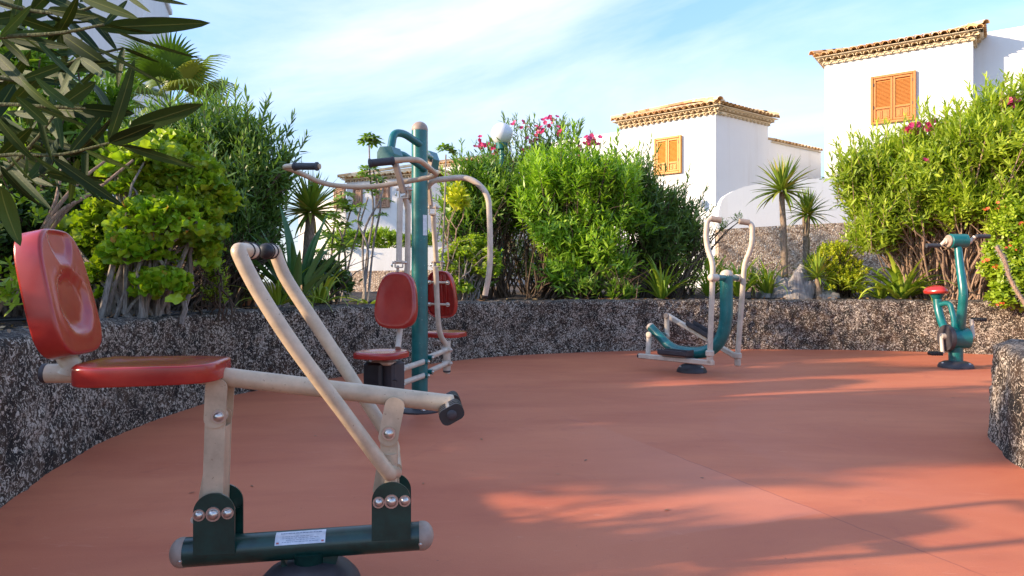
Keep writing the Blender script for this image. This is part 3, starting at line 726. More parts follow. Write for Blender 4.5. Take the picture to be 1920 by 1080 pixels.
for an0, x0, x1 in ((30, .14, .86), (37, .22, .80), (44, .14, .86), (51, .14, .70), (66, .10, .92)):
    x = x0
    while x < x1:
        w_ = random.uniform(.02, .07); printed(pr, an0, x, min(x1, x + w_), .0012 if an0 < 60 else .0026); x += w_ + random.uniform(.008, .02)
part('print', pr, m_print, plate, kind='stuff')
pr = MB(); printed(pr, 28, .03, .08, .005); printed(pr, 28, .92, .97, .005); part('emblem', pr, m_printr, plate)
# green mounting brackets (pairs of plates)
def rounded_plate(x0, x1, y0, y1):
    """pixel box -> polygon in (u,z) with a round top"""
    pa, pb = RP(x0, y1, -.055), RP(x1, y1, -.055); pt = RP((x0+x1)/2, y0, -.055)
    w = (pb - pa).length / 2; zt = pt.z; zb = min(pa.z, pb.z) - .02; c = (pa + pb) / 2
    poly = [(-w, zb - zt), (w, zb - zt), (w, -w)] + [(w*math.cos(R(t)), -w*.95 + w*.95*math.sin(R(t))) for t in range(8, 180, 9)] + [(-w, -w)]
    return c, zt, poly, w
for (x0, x1, y0, y1, bolts) in ((362, 440, 925, 1026, ((373, 966), (400, 964), (427, 962))), (697, 770, 904, 1000, ((710, 942), (734, 940), (759, 939)))):
    c_, zt, poly, w = rounded_plate(x0, x1, y0, y1)
    for s in (-1, 1):
        o_ = O + V * (.052 * s); base = c_ - V * (c_ - o_).dot(V)
        pp = MB().prism(poly, axes(Vector((base.x, base.y, zt)), U, V, UP), .007)
        part('mounting_plate', pp, m_green, rw, angle=30)
    for i, (bx, by) in enumerate(bolts): bolt(rw, RP(bx, by, -.057), -V, 1.0 if i != 1 else 1.22)
    # inner bushes
    for (bx, by) in bolts:
        q = RP(bx, by, 0); part('bush', MB().tube([q - V*.046, q + V*.046], .012 if bx != bolts[1][0] else .026, 14), m_creamw, rw)
# swing arms
def flatbar(p0, p1, w, v0, th, name='swing_arm', mat=m_cream, rounded=True):
    d = (p1 - p0); L = d.length; d.normalize(); sx = V.cross(d).normalized()
    poly = [(-w, 0), (-w, L), (w, L), (w, 0)] if not rounded else [(w*math.cos(R(t)), w*.8*math.sin(R(t))) for t in range(180, 361, 20)] + [(w*math.cos(R(t)), L + w*.8*math.sin(R(t))) for t in range(0, 181, 20)]
    return MB().prism(poly, axes(p0 + V*v0, sx, V, d), th)
def channel(p0, p1, w0, half, name):
    m_ = MB()
    for s in (-1, 1):
        x = flatbar(p0, p1, w0, s*half, .006, rounded=True); m_.v, m_.f = (m_.v + x.v, m_.f + [tuple(i + len(m_.v) for i in f) for f in x.f])
    d = (p1 - p0); L = d.length; dn = d.normalized(); sx = V.cross(dn).normalized()
    m_.box((.006, 2*half - .008, L - .06), axes((p0+p1)/2 + sx*(w0 - .004), sx, V, dn)); m_.box((.006, 2*half - .008, L - .06), axes((p0+p1)/2 - sx*(w0 - .004), sx, V, dn))
    return part(name, m_, m_cream, rw, angle=30)
channel(RP(404, 962, 0), RP(410, 780, 0), .031, .036, 'swing_arm')
for (x0, y0, x1, y1) in ((377, 940, 391, 862), (707, 925, 716, 868)):
    part('back_strut', flatbar(RP(x0, y0, 0), RP(x1, y1, 0), .016, .03, .006), m_cream, rw)
channel(RP(734, 940, 0), RP(729, 813, 0), .027, .034, 'swing_arm')
# beam brackets above the pivots
def beam_bracket(ptop, pbot, w0, half):
    m_ = MB()
    for s in (-1, 1):
        x = flatbar(pbot, ptop, w0, s*half, .006); k = len(m_.v); m_.v += x.v; m_.f += [tuple(i + k for i in f) for f in x.f]
    part('beam_bracket', m_, m_cream, rw, angle=30)
beam_bracket(RP(413, 722, 0), RP(410, 782, 0), .033, .043)
beam_bracket(RP(741, 756, 0), RP(729, 816, 0), .032, .041)
for (bx, by) in ((410, 781), (729, 813)):
    bolt(rw, RP(bx, by, -.047), -V, 1.15); bolt(rw, RP(bx, by, 0) + V*.047, V, 1.15)
    q = RP(bx, by, 0); part('pivot_tube', MB().tube([q - V*.038, q + V*.038], .022, 16), m_creamw, rw)
# main beam
a, b = RP(82, 700), RP(846, 757); kn = RP(372, 700.5)
md = (b - kn).normalized(); part('main_beam', MB().tube(fillet([a, kn, b], .09, 6), .0300, 26), m_cream, rw)
endcap(rw, a, (a - kn), .0300, .008, m_dark); endcap(rw, b, md, .0300, .010, m_cream)
# foot rests
for s in (-1, 1):
    q = (b - md*.012) + V * (s * .12); ax = MB().tube([b - md*.012 + V*s*.02, q + V*s*.01], .012, 12); part('axle', ax, m_bolt, rw)
    la = (U * math.cos(R(28)) + UP * math.sin(R(28))); sa = V.cross(la); sa = sa if sa.z > 0 else -sa
    def stad(k):
        w_, h_ = .040 * k, .026 * k; rr_ = .020 * k; out = []
        for (cx_, cz_, a0) in ((w_-rr_, h_-rr_, 0), (-w_+rr_, h_-rr_, 90), (-w_+rr_, -h_+rr_, 180), (w_-rr_, -h_+rr_, 270)):
            out += [(cx_ + rr_*math.cos(R(a0+t)), cz_ + rr_*math.sin(R(a0+t))) for t in (0, 22, 45, 68, 90)]
        return out
    c_ = b - md*.004 - UP*.012 + V*s*.085; fr = MB()
    for (v0, v1, k) in ((-.048, -.028, 1), (-.028, -.016, .80), (-.016, .000, 1), (.000, .012, .80), (.012, .028, 1), (.028, .036, .80), (.036, .048, 1)):
        fr.prism(stad(k), axes(c_ + V*((v0+v1)/2), la, V, sa), abs(v1-v0))
    fo = part('foot_rest', fr, m_black, rw, angle=30)
    part('end_disc', MB().lathe([(.015, 0), (.016, .003), (.012, .006), (.002, .006)], c_ + V*s*.0485, V*s, 16), m_dark, fo)
# handle bars: one tube down the near side, across and up the far side
hb = [RP(476, 471, -.075), RP(440, 468, -.19), RP(462, 560, -.195), RP(742, 898, -.135)]
hf = [RP(742, 886, .105), RP(538, 530, .18), RP(524, 471, .185), RP(508, 471, .10)]
nearp = catmull([RP(732, 886, -.085), RP(722, 878, -.115), RP(640, 768, -.165), RP(552, 650, -.195), RP(493, 560, -.205), RP(462, 504, -.207), RP(449, 476, -.205)], 6)
path = fillet([RP(741, 886, .0)] + nearp[:-2] + [RP(446, 469, -.206), RP(463, 470, -.14)], [.03] + [.004]*(len(nearp) - 4) + [.03, .03], 5)
part('handle', MB().tube(path, .0228, 20), m_cream, rw)
farp = catmull([RP(738, 852, .09), RP(730, 822, .12), RP(660, 711, .165), RP(600, 620, .19), RP(541, 530, .20), RP(524, 495, .20), RP(518, 478, .20)], 6)
path = fillet([RP(741, 880, .0)] + farp[:-2] + [RP(515, 470, .20), RP(507, 471, .13)], [.03] + [.004]*(len(farp) - 4) + [.03, .03], 5)
part('handle', MB().tube(path, .0228, 20), m_cream, rw)
def grip(p0, p1, mid, tip):
    d = (p1 - p0).normalized(); g = part('grip', MB().tube([p0, p1], .0245, 20), mid, rw)
    for p_ in (p0 + d*.004, p1 - d*.012):
        part('ring', MB().lathe([(.024, -.004), (.0282, -.002), (.0282, .002), (.024, .004)], p_, d, 22), m_black, g)
    part('tip', MB().lathe([(.0255, -.002)] + [(.0255*math.cos(R(t)), .016*math.sin(R(t))) for t in range(0, 90, 15)], p1, d, 22), tip, g)
grip(RP(461, 470, -.14), RP(474, 471, -.055), m_creamw, m_black)
grip(RP(508, 471, .13), RP(499, 471, .06), m_creamw, m_black)
q = RP(741, 893, 0); part('pivot_tube', MB().tube([RP(732, 850, -.03), RP(733, 905, -.03)], .0225, 18), m_cream, rw)
# seat
s0, s1 = RP(160, 700), RP(424, 700); sl = (s1 - s0).length
def seat_relief(x, y):
    d = math.hypot(x * 1.05, (y + .15) * 1.0); v = -.006 * (1 - smooth01((d - .35) / .35))
    v += .006 * smooth01((-y - .55) / .3) * 1.0
    return v + .004 * math.cos(3.1 * x) * smooth01((y - .2) / .5)
pc = (RP(160, 690) + RP(424, 690)) / 2; seatn = V.cross(md); seatn = -seatn if seatn.z < 0 else seatn
cz = RP(292, 694).z; pc = Vector((pc.x, pc.y, cz))
ms = axes(pc, -V, U, UP) @ Matrix.Rotation(R(.5), 4, 'X')
part('seat', xf(cushion(.36, sl, .058, .18, seat_relief, p=3.8, edge=.14, rd=.045), ms), m_red, rw, angle=60)
# backrest
bt, bb = (RP(82, 436)), (RP(140, 665)); bdv = (bt - bb); bl = bdv.length; bdn = bdv.normalized(); bn = V.cross(bdn).normalized(); bn = bn if bn.dot(U) > 0 else -bn
def back_relief(x, y):
    d = math.hypot(x / .62, (y + .18) / .50); v = -.013 * (1 - smooth01((d - .80) / .22))
    d2 = math.hypot(x / .42, (y - .80) / .34); v += -.009 * (1 - smooth01((d2 - .85) / .2))
    rim = math.exp(-((d - 1.12) / .10)**2) * .003 * (1 if y < .3 else 0)
    return v + rim
bc = (bt + bb) / 2 - V*.0
Mb = axes(bc + bn*.0, V, bdn, bn) if V.cross(bdn).dot(bn) > 0 else axes(bc, -V, bdn, bn)
part('backrest', xf(cushion(.30, bl * 1.02, .078, .16, back_relief, p=3.8, edge=.14, rd=.05), Mb), m_red, rw, angle=60)
# backrest post
st = MB().tube([RP(128, 700), RP(134, 684), bc - bdn*.13 - bn*.05], [.036, .030, .024], 20); part('backrest_post', st, m_cream, rw)
part('backrest_plate', MB().box((.16, .20, .008), axes(bc - bn*.038, V, bdn, bn), .003), m_cream, rw)

# ---------------------------------------------------------------- tall two-seat pull-down machine
Y0 = 5.39; O = Vector(((787 - CX) / F * Y0, Y0, 0))
lm = thing('pull_down_machine', O, 'tall teal post machine with two red seats and long beige pull bars', 'exercise machine')
dl = Vector((-.40, -.916, 0)); pl_ = Vector((.916, -.40, 0))
r = .063; ztop = W(787, 243, Y0).z
part('post', MB().tube([O, Vector((O.x, O.y, ztop))], r, 28), m_teal, lm)
endcap(lm, Vector((O.x, O.y, ztop)), UP, r*.98, .062, m_cap)
part('base_flange', MB().lathe([(.165, 0), (.165, .012), (.14, .022), (.09, .03), (.065, .032)], O, UP, 28), m_dark, lm)
for an in (20, 110, 200, 290): bolt(lm, O + Vector((.125*math.cos(R(an)), .125*math.sin(R(an)), .024)), UP, 1.1)
pq = W(796, 423, Y0 - .05)
mb = MB(); vs = []
for i in range(7):
    an = R(30 + 38 * i / 6); dd = Vector((math.sin(an), -math.cos(an), 0))
    for zz_ in (W(0, 404, Y0).z, W(0, 442, Y0).z): vs.append(O + dd * (r + .002) + UP * zz_)
mb.add(vs, [(2*i, 2*i+2, 2*i+3, 2*i+1) for i in range(6)]); part('info_plate', mb, m_plate, lm)
def LM(px, py, Y): return W(px, py, Y)
# upper arms, left station
part('lifting_arm', MB().tube(fillet([LM(789, 272, 5.36), LM(757, 250, 5.18), LM(738, 249, 5.10), LM(731, 290, 5.06)], [.05, .09], 10), .029, 16), m_teal, lm)
part('lifting_arm', MB().tube(fillet([LM(731, 292, 5.06), LM(752, 287, 5.12), LM(797, 318, 5.34)], [.05], 8), .024, 12), m_teal, lm)
mb = MB().prism([(-.07, -.05), (.07, -.05), (.075, .0), (.05, .055), (-.045, .06), (-.07, .02)], axes(LM(731, 292, 5.03), pl_, dl, UP) , .12)
part('pivot_housing', mb, m_teal, lm, angle=30)
part('pivot_housing', MB().prism([(-.045, -.07), (.03, -.075), (.045, .0), (.02, .065), (-.045, .07)], axes(LM(808, 300, 5.68), pl_, dl, UP), .13), m_teal, lm, angle=30)
part('housing_cover', MB().prism([(-.036, -.06), (.022, -.064), (.036, .0), (.014, .054), (-.036, .058)], axes(LM(804, 300, 5.61), pl_, dl, UP), .01), m_cap, lm, angle=30)
part('lifting_arm', MB().tube([LM(795, 290, 5.42), LM(806, 296, 5.62)], .03, 14), m_teal, lm)
# pull bar, one long bent tube with two grips
bar = fillet([LM(600, 312, 4.66), LM(528, 312, 4.72), LM(556, 321, 5.02), LM(610, 347, 5.10), LM(690, 352, 5.14), LM(756, 342, 5.12), LM(822, 329, 5.0), LM(784, 298, 4.46), LM(736, 301, 4.38)],
             [.09, .10, .12, .3, .1, .09, .10], 8)
part('pull_bar', MB().tube(bar, .0185, 14), m_cream, lm)
for p0, p1 in ((LM(736, 302, 4.38), LM(694, 306, 4.33)), (LM(553, 312, 4.70), LM(594, 312, 4.655))):
    d = (p1 - p0).normalized(); g = part('grip', MB().tube([p0 - d*.01, p1], .0245, 16), m_grip, lm)
    for e in (p0, p1): part('collar', MB().lathe([(.025, -.006), (.030, -.004), (.030, .006), (.020, .010)], e, d, 16), m_grip, g)
# hangers and rods
def bar2(p0, p1, w, th, mat=m_creamw, name='hanger'):
    d = (p1 - p0); L = d.length; dn = d.normalized(); x, y, z = frame_of(dn, dl)
    return part(name, MB().box((w, th, L), axes((p0+p1)/2, x, y, z), .004), mat, lm)
bar2(LM(741, 306, 5.02), LM(757, 362, 5.08), .045, .028, m_cap)
bar2(LM(801, 325, 5.50), LM(808, 388, 5.55), .034, .026, m_cap)
def clevis(p, sz, w):
    mb = MB()
    for s in (-1, 1): mb.box((.006, .03, sz), axes(p + Vector((1, 0, 0))*w/2*s, Vector((1,0,0)), Vector((0,1,0)), UP), .002)
    mb.box((w, .03, .008), axes(p - UP*sz/2, Vector((1,0,0)), Vector((0,1,0)), UP), .002)
    cl = part('clevis', mb, m_creamw, lm)
    part('pin', MB().tube([p - Vector((w*.85, 0, -sz*.2)), p + Vector((w*.85, 0, sz*.2))], .010, 10), m_creamw, cl)
    for s in (-1, 1): bolt(cl, p + Vector((s*w*.85, 0, s*sz*.2)), (s, 0, 0), .8)
clevis(LM(757, 360, 5.08), .09, .062); clevis(LM(811, 393, 5.52), .08, .05)
clevis(LM(748, 495, 5.02), .05, .055); clevis(LM(820, 494, 5.62), .05, .055)
part('rod', MB().tube([LM(750, 372, 5.06), LM(748, 492, 5.02)], .0215, 12), m_creamw, lm)
part('rod', MB().tube([LM(746, 498, 5.02), LM(745, 540, 5.06)], .010, 10), m_creamw, lm)
part('rod', MB().tube([LM(812, 400, 5.54), LM(818, 490, 5.62)], .0205, 12), m_creamw, lm)
part('seat_frame', MB().tube(fillet([LM(757, 366, 5.10), LM(765, 388, 5.12), LM(764, 520, 5.12), LM(752, 600, 5.06), LM(746, 652, 4.95)], [.09, .2, .2], 8), .0215, 14), m_creamw, lm)
part('seat_frame', MB().tube(fillet([LM(817, 500, 5.62), LM(821, 600, 5.66), LM(826, 632, 5.70), LM(838, 646, 5.78), LM(839, 700, 5.78)], [.2, .06, .08], 8), .022, 14), m_creamw, lm)
part('seat_frame', MB().tube([LM(838, 640, 5.78), LM(838, 697, 5.78)], .031, 16), m_creamw, lm)
endcap(lm, LM(838, 697, 5.78), -UP, .031, .008, m_dark)
# chest press handle on the right station
hbar = fillet([LM(800, 352, 5.50), LM(812, 338, 5.46), LM(880, 331, 5.42), LM(916, 362, 5.40), LM(919, 440, 5.40), LM(919, 505, 5.40), LM(909, 556, 5.44)], [.04, .20, .20, .1, .12], 10)
part('press_handle', MB().tube(hbar, .0225, 14), m_creamw, lm)
endcap(lm, LM(909, 556, 5.44), hbar[-1] - hbar[-2], .0235, .014, m_black)
# seats and backrests
def pad(c, yv, nv, w, l, t, taper, mat=m_red, name='seat', relief=None, edge=.42):
    x = yv.cross(nv).normalized(); y = yv.normalized(); z = x.cross(y).normalized()
    return part(name, xf(cushion(w, l, t, taper, relief, p=3.0, edge=edge), axes(c, x, y, z)), mat, lm, angle=60)
lean = (UP * .985 - dl * .12).normalized()
pad(LM(743, 563, 4.98), lean, dl, .385, .41, .05, .26, name='backrest', relief=lambda x, y: -.006 * (1 - smooth01((math.hypot(x, y*.8) - .4)/.5)))
pad(LM(717, 664, 4.80), -dl, UP, .36, .36, .045, .12, relief=lambda x, y: -.008 * (1 - smooth01((math.hypot(x, y) - .3)/.5)))
d2 = -dl; cb = LM(829, 552, 5.78); lean2 = (UP * .985 - d2 * .10).normalized()
bk = pad(cb, lean2, d2, .30, .395, .05, .22, name='backrest')
# hollow back with ribs
xx = lean2.cross(d2).normalized()
def ring_pad():
    mb = MB(); Mx = axes(cb - d2*.026, xx, lean2, -d2)
    rim = []
    for k in range(40):
        a_ = 2*math.pi*k/40; c_, s_ = math.cos(a_), math.sin(a_); x = abs(c_)**.67*(1 if c_ > 0 else -1)*.145; y = abs(s_)**.67*(1 if s_ > 0 else -1)*.19
        rim.append(Mx @ Vector((x*(1 - .22*(y/.38 + .5)), y, .008)))
    mb.tube(rim + [rim[0]], .009, 8, cap=False)
    for x in (-.06, -.02, .02, .06): mb.box((.008, .33, .02), Mx @ Matrix.Translation((x, 0, .006)), .002)
    return mb
part('rib', ring_pad(), m_red, bk)
for py in (529, 570):
    p0, p1 = LM(804, py, 5.66), LM(842, py + 1, 5.72)
    mb = MB().tube([p0, p1], .016, 12, flat=.6); cb_ = part('crossbar', mb, m_creamw, lm)
    for t in (.04, .94): bolt(cb_, p0.lerp(p1, t) + Vector((0, -.012, 0)), (0, -1, 0), .95)
pad(LM(838, 626, 6.02), d2, UP, .34, .36, .045, .12)
# stepped black weight box under the left seat
mb = MB().box((.20, .155, .30), axes(LM(727, 716, 4.90), pl_, dl, UP), .018); bx = part('column_cover', mb, m_dark, lm, angle=30)
part('seat_bracket', MB().box((.16, .10, .03), axes(LM(719, 680, 4.84), pl_, dl, UP), .01), m_creamw, bx)
part('front_cover', MB().box((.15, .05, .27), axes(LM(700, 716, 4.82), pl_, dl, UP), .015), m_black, bx)
em = MB()
for k, rr in enumerate((.045, .062)):
    cc = LM(738, 722, 4.80); pth = [cc + pl_*( -math.cos(R(t))*rr) + UP*(math.sin(R(t))*rr*.8 - .015*k) for t in range(30, 115, 12)]
    em.tube([p_ + pl_*.008 for p_ in pth], .005, 6)
part('moulded_swoosh', em, m_dark, bx)
for (x0, y0, Ya, x1, y1, Yb) in ((795, 678, 5.33, 748, 694, 4.97), (795, 704, 5.33, 748, 721, 4.97), (803, 670, 5.44, 838, 656, 5.75), (803, 697, 5.44, 838, 681, 5.75)):
    p0, p1 = LM(x0, y0, Ya), LM(x1, y1, Yb); lk = part('link', MB().tube([p0, p1], .021, 14), m_creamw, lm)
    for p_ in (p0, p1):
        part('bush', MB().tube([p_ - pl_*.04, p_ + pl_*.04], .020, 12), m_creamw if p_ is p1 else m_teal, lk); bolt(lk, p_ + pl_*.04, pl_, .8)

# ---------------------------------------------------------------- elliptical trainer
O = Vector(((1297 - CX) / F * 7.72, 7.72, 0)); U = Vector((.70, -.714, 0)); V = Vector((.714, .70, 0))
el = thing('elliptical_trainer', O, 'small teal elliptical trainer with two tall beige levers near the back wall', 'exercise machine')
def EP(px, py, v=0.0): return on_plane(px, py, O + V*v, V)
part('ground_foot', MB().lathe([(.165, 0), (.165, .015), (.15, .045), (.11, .08), (.085, .09)], O, UP, 28), m_dark, el)
for an in (70, 190, 310): bolt(el, O + Vector((.135*math.cos(R(an)), .135*math.sin(R(an)), .058)), UP, 1.1)
part('base_column', MB().tube([O + UP*.08, O + UP*.20], .07, 20), m_dark, el)
mp = catmull([EP(1362, 516), EP(1362, 560), EP(1361, 600), EP(1353, 632), EP(1336, 653), EP(1312, 661), EP(1280, 659), EP(1258, 651), EP(1238, 632), EP(1219, 612)], 6)
part('main_tube', MB().tube(mp, [.068 - .02*max(0, (i/len(mp) - .45))/.55 for i in range(len(mp))], 22), m_teal, el)
endcap(el, EP(1362, 516), UP, .066, .06, m_creamw); endcap(el, EP(1219, 612), mp[-1]-mp[-2], .048, .03, m_creamw)
c_ = EP(1362, 521)
part('crossbar', MB().tube([c_ - V*.27, c_ + V*.27], .034, 16), m_teal, el)
for s in (-1, 1):
    part('pivot_sleeve', MB().tube([c_ + V*s*.215, c_ + V*s*.32], .040, 16), m_creamw, el); endcap(el, c_ + V*s*.32, V*s, .038, .03, m_creamw)
lv = [((1352, 413, -.17), (1326, 409, -.27), (1323, 455, -.27), (1337, 495, -.27), (1336, 521, -.27), (1331, 664, -.27)),
      ((1386, 415, .17), (1411, 418, .27), (1410, 462, .27), (1396, 494, .27), (1394, 521, .27), (1383, 668, .27))]
for L_ in lv:
    pt = [EP(*q) for q in L_]; part('lever', MB().tube(fillet(pt, [.10, .16, .16, .05], 8), .0285, 14), m_creamw, el)
    g = part('grip', MB().tube([pt[0], pt[0].lerp(pt[1], .75)], .032, 14), m_cap, el)
    part('clamp', MB().lathe([(.035, -.04), (.045, -.035), (.045, .01), (.036, .02)], pt[-1] + UP*.02, UP, 14), m_creamw, el)
    part('knuckle', MB().box((.06, .055, .12), axes(pt[-1] - UP*.05, U, V, UP), .012), m_creamw, el)
def fbeam(p0, p1, px, w=.055):
    d = (p1 - p0).normalized(); z = V.cross(d).normalized(); z = z if z.z > 0 else -z
    part('foot_beam', MB().box(((p1-p0).length, w, w), axes((p0+p1)/2, d, V, z), .008), m_creamw, el)
    c_ = px; pd = MB().box((.36, .15, .022), axes(c_ + z*.042, d, V, z), .01)
    ped = part('pedal', pd, m_dark, el)
    rim = MB()
    for s in (-1, 1): rim.box((.36, .014, .05), axes(c_ + z*.068 + V*s*.075, d, V, z), .005)
    rim.box((.014, .15, .06), axes(c_ + z*.072 + d*.18, d, V, z), .005); part('pedal_rim', rim, m_dark, ped)
    gr = MB()
    for i in range(8): gr.box((.012, .12, .006), axes(c_ + z*.056 + d*(-.14 + .04*i), d, V, z))
    part('tread', gr, m_black, ped)
fbeam(EP(1198, 667, -.27), EP(1338, 681, -.27), EP(1266, 672, -.27) )
fbeam(EP(1249, 590, .27), EP(1386, 672, .27), EP(1312, 628, .27))
endcap(el, EP(1198, 667, -.27), -U, .028, .02, m_dark)
def crank(p0, p1, w=.03): part('crank_arm', MB().tube([p0, p1], w, 14), m_creamw, el)
crank(EP(1217, 628, -.16), EP(1215, 664, -.20)); crank(EP(1250, 592, .16), EP(1251, 630, .16))
ax0 = EP(1222, 619, 0)
part('crank_axle', MB().tube([EP(1217, 628, -.19), EP(1217, 628, -.05)], .026, 14), m_creamw, el)
part('crank_axle', MB().tube([EP(1251, 630, .19), EP(1240, 626, .02)], .026, 14), m_teal, el)
for p_ in (EP(1217, 628, -.19), EP(1250, 592, .13), EP(1251, 630, .13)): part('hub_cap', MB().lathe([(.036, 0), (.036, .012), (.028, .02)], p_, -V, 16), m_creamw if p_.z < .6 else m_cap, el)

# ---------------------------------------------------------------- pedal trainer (bike)
Xb = 5.19; O = Vector((Xb, Xb / ((1792 - CX) / F), 0))
bk = thing('exercise_bike', O, 'teal outdoor exercise bike with red saddle and hand cranks at the right', 'exercise machine')
def BP(px, py, x=0.0): Y = (Xb + x) / ((px - CX) / F); return W(px, py, Y)
part('ground_foot', MB().lathe([(.185, 0), (.185, .02), (.17, .05), (.12, .075), (.09, .08)], O, UP, 28), m_dark, bk)
for an in (60, 180, 300): bolt(bk, O + Vector((.15*math.cos(R(an)), .15*math.sin(R(an)), .052)), UP, 1.1)
HX = Vector((1, 0, 0)); hub = Vector((Xb + .01, BP(1793, 630).y, 1 - (634 - HY) / F * 8.09))
part('base_column', MB().tube([O + UP*.07, Vector((O.x, O.y, hub.z))], .075, 20), m_teal, bk)
part('hub_drum', MB().lathe([(.115, -.10), (.125, -.095), (.125, .105), (.11, .11)], hub, HX, 28), m_teal, bk)
part('flywheel_disc', MB().lathe([(.150, -.03), (.155, -.02), (.155, .015), (.145, .02), (.05, .022)], hub - HX*.115, HX, 32), m_dark, bk)
mt_ = catmull([hub + Vector((.02, -.02, .09)), W(1803, 590, 7.98), W(1806, 550, 7.93), W(1800, 500, 8.0), W(1796, 462, 8.06)], 7)
part('main_tube', MB().tube(mt_, [.05, .052, .053] + [.052 - .012*i/(len(mt_)-3) for i in range(len(mt_)-3)], 20), m_teal, bk)
hd = W(1796, 452, 8.07)
part('head_drum', MB().lathe([(.075, -.098), (.083, -.09), (.083, .09), (.075, .098)], hd, HX, 28), m_teal, bk)
part('head_cover', MB().lathe([(.066, 0), (.072, .006), (.072, .02)], hd - HX*.122, HX, 24), m_cap, bk)
def crankset(c, x0, dz, dy, gl, gripm, ln, half):
    for s in (-1, 1):
        e = c + HX*s*(half + .05); part('axle', MB().tube([c + HX*s*half, e], .036, 14), m_creamw, bk)
        k = e + Vector((s*ln*.35, dy*s, dz*s)); part('crank_arm', MB().tube([e, k], .022, 12), m_creamw, bk)
        g = part('grip' if gripm else 'pedal', MB().tube([k + HX*s*.01, k + HX*s*gl], .026, 14) if gripm else MB().box((.14, .10, .035), axes(k + HX*s*.085, HX, Vector((0,1,0)), UP), .012), m_grip if gripm else m_black, bk)
        if not gripm:
            tr = MB()
            for i in range(5): tr.box((.012, .106, .044), axes(k + HX*s*(.03 + .027*i), HX, Vector((0,1,0)), UP), .003)
            part('tread', tr, m_black, g)
crankset(hd, 0, .052, -.03, .165, True, .10, .098)
crankset(hub + Vector((0, 0, .02)), 0, .195, .04, .14, False, .03, .135)
sp = W(1757, 556, 8.46)
part('seat_post', MB().tube(fillet([sp, W(1759, 580, 8.44), W(1766, 606, 8.36), hub + Vector((-.04, .10, .02))], [.12, .2], 8), .047, 16), m_teal, bk)
part('seat_strut', MB().tube(fillet([W(1762, 571, 8.42), W(1781, 567, 8.30), W(1789, 600, 8.20), hub + Vector((0, .05, .10))], [.10, .1], 8), .030, 14), m_teal, bk)
part('saddle_clamp', MB().lathe([(.05, -.03), (.058, -.02), (.085, .035), (.08, .05)], sp, UP, 18), m_teal, bk)
sad = MB(); n_ = 28; vs = []; fs = []
rings = [(0.01, .075), (.35, .072), (.65, .062), (.85, .045), (.97, .018), (1.0, 0), (.95, -.02), (.7, -.03), (.01, -.03)]
for rr_, zz_ in rings:
    for k in range(n_):
        a_ = 2*math.pi*k/n_; y = math.sin(a_)*.16; x = math.cos(a_)*(.145 if y > 0 else .145 - .55*abs(y)*.6)
        vs.append(sp + Vector((x*rr_, y*rr_, .065 + zz_ - .01*(x/.14)**2)))
for i in range(len(rings)-1):
    for k in range(n_): fs.append((i*n_+k, (i+1)*n_+k, (i+1)*n_+(k+1) % n_, i*n_+(k+1) % n_))
part('saddle', sad.add(vs, fs), m_red, bk, angle=60)

# ================================================================== VEGETATION
def norm(a): return a / np.maximum(np.linalg.norm(a, axis=-1, keepdims=True), 1e-9)
def leaf_mesh(name, B, D, Nn, L, Wd, rnd, droop=.12, wide=.5):
    """one mesh of many four-triangle leaves"""
    n = len(B); S = norm(np.cross(D, Nn)); Nn = np.cross(S, D); L = L[:, None]; Wd = Wd[:, None]
    v = np.stack([B, B + D*L*.32 + S*Wd*.5 - Nn*L*droop*.1, B + D*L*.70 + S*Wd*wide*.8 - Nn*L*droop*.45, B + D*L - Nn*L*droop,
                  B + D*L*.70 - S*Wd*wide*.8 - Nn*L*droop*.45, B + D*L*.32 - S*Wd*.5 - Nn*L*droop*.1], 1).reshape(-1, 3)
    t = np.array([[0, 5, 1], [1, 5, 4], [1, 4, 2], [2, 4, 3]]); F_ = (t[None] + (np.arange(n) * 6)[:, None, None]).reshape(-1, 3)
    me = bpy.data.meshes.new(name); me.vertices.add(len(v)); me.vertices.foreach_set('co', v.astype(np.float32).ravel())
    me.loops.add(F_.size); me.loops.foreach_set('vertex_index', F_.astype(np.int32).ravel())
    me.polygons.add(len(F_)); me.polygons.foreach_set('loop_start', np.arange(0, F_.size, 3, dtype=np.int32))
    at = me.attributes.new('rnd', 'FLOAT', 'POINT'); at.data.foreach_set('value', np.repeat(rnd, 6).astype(np.float32))
    me.update(calc_edges=True); return me
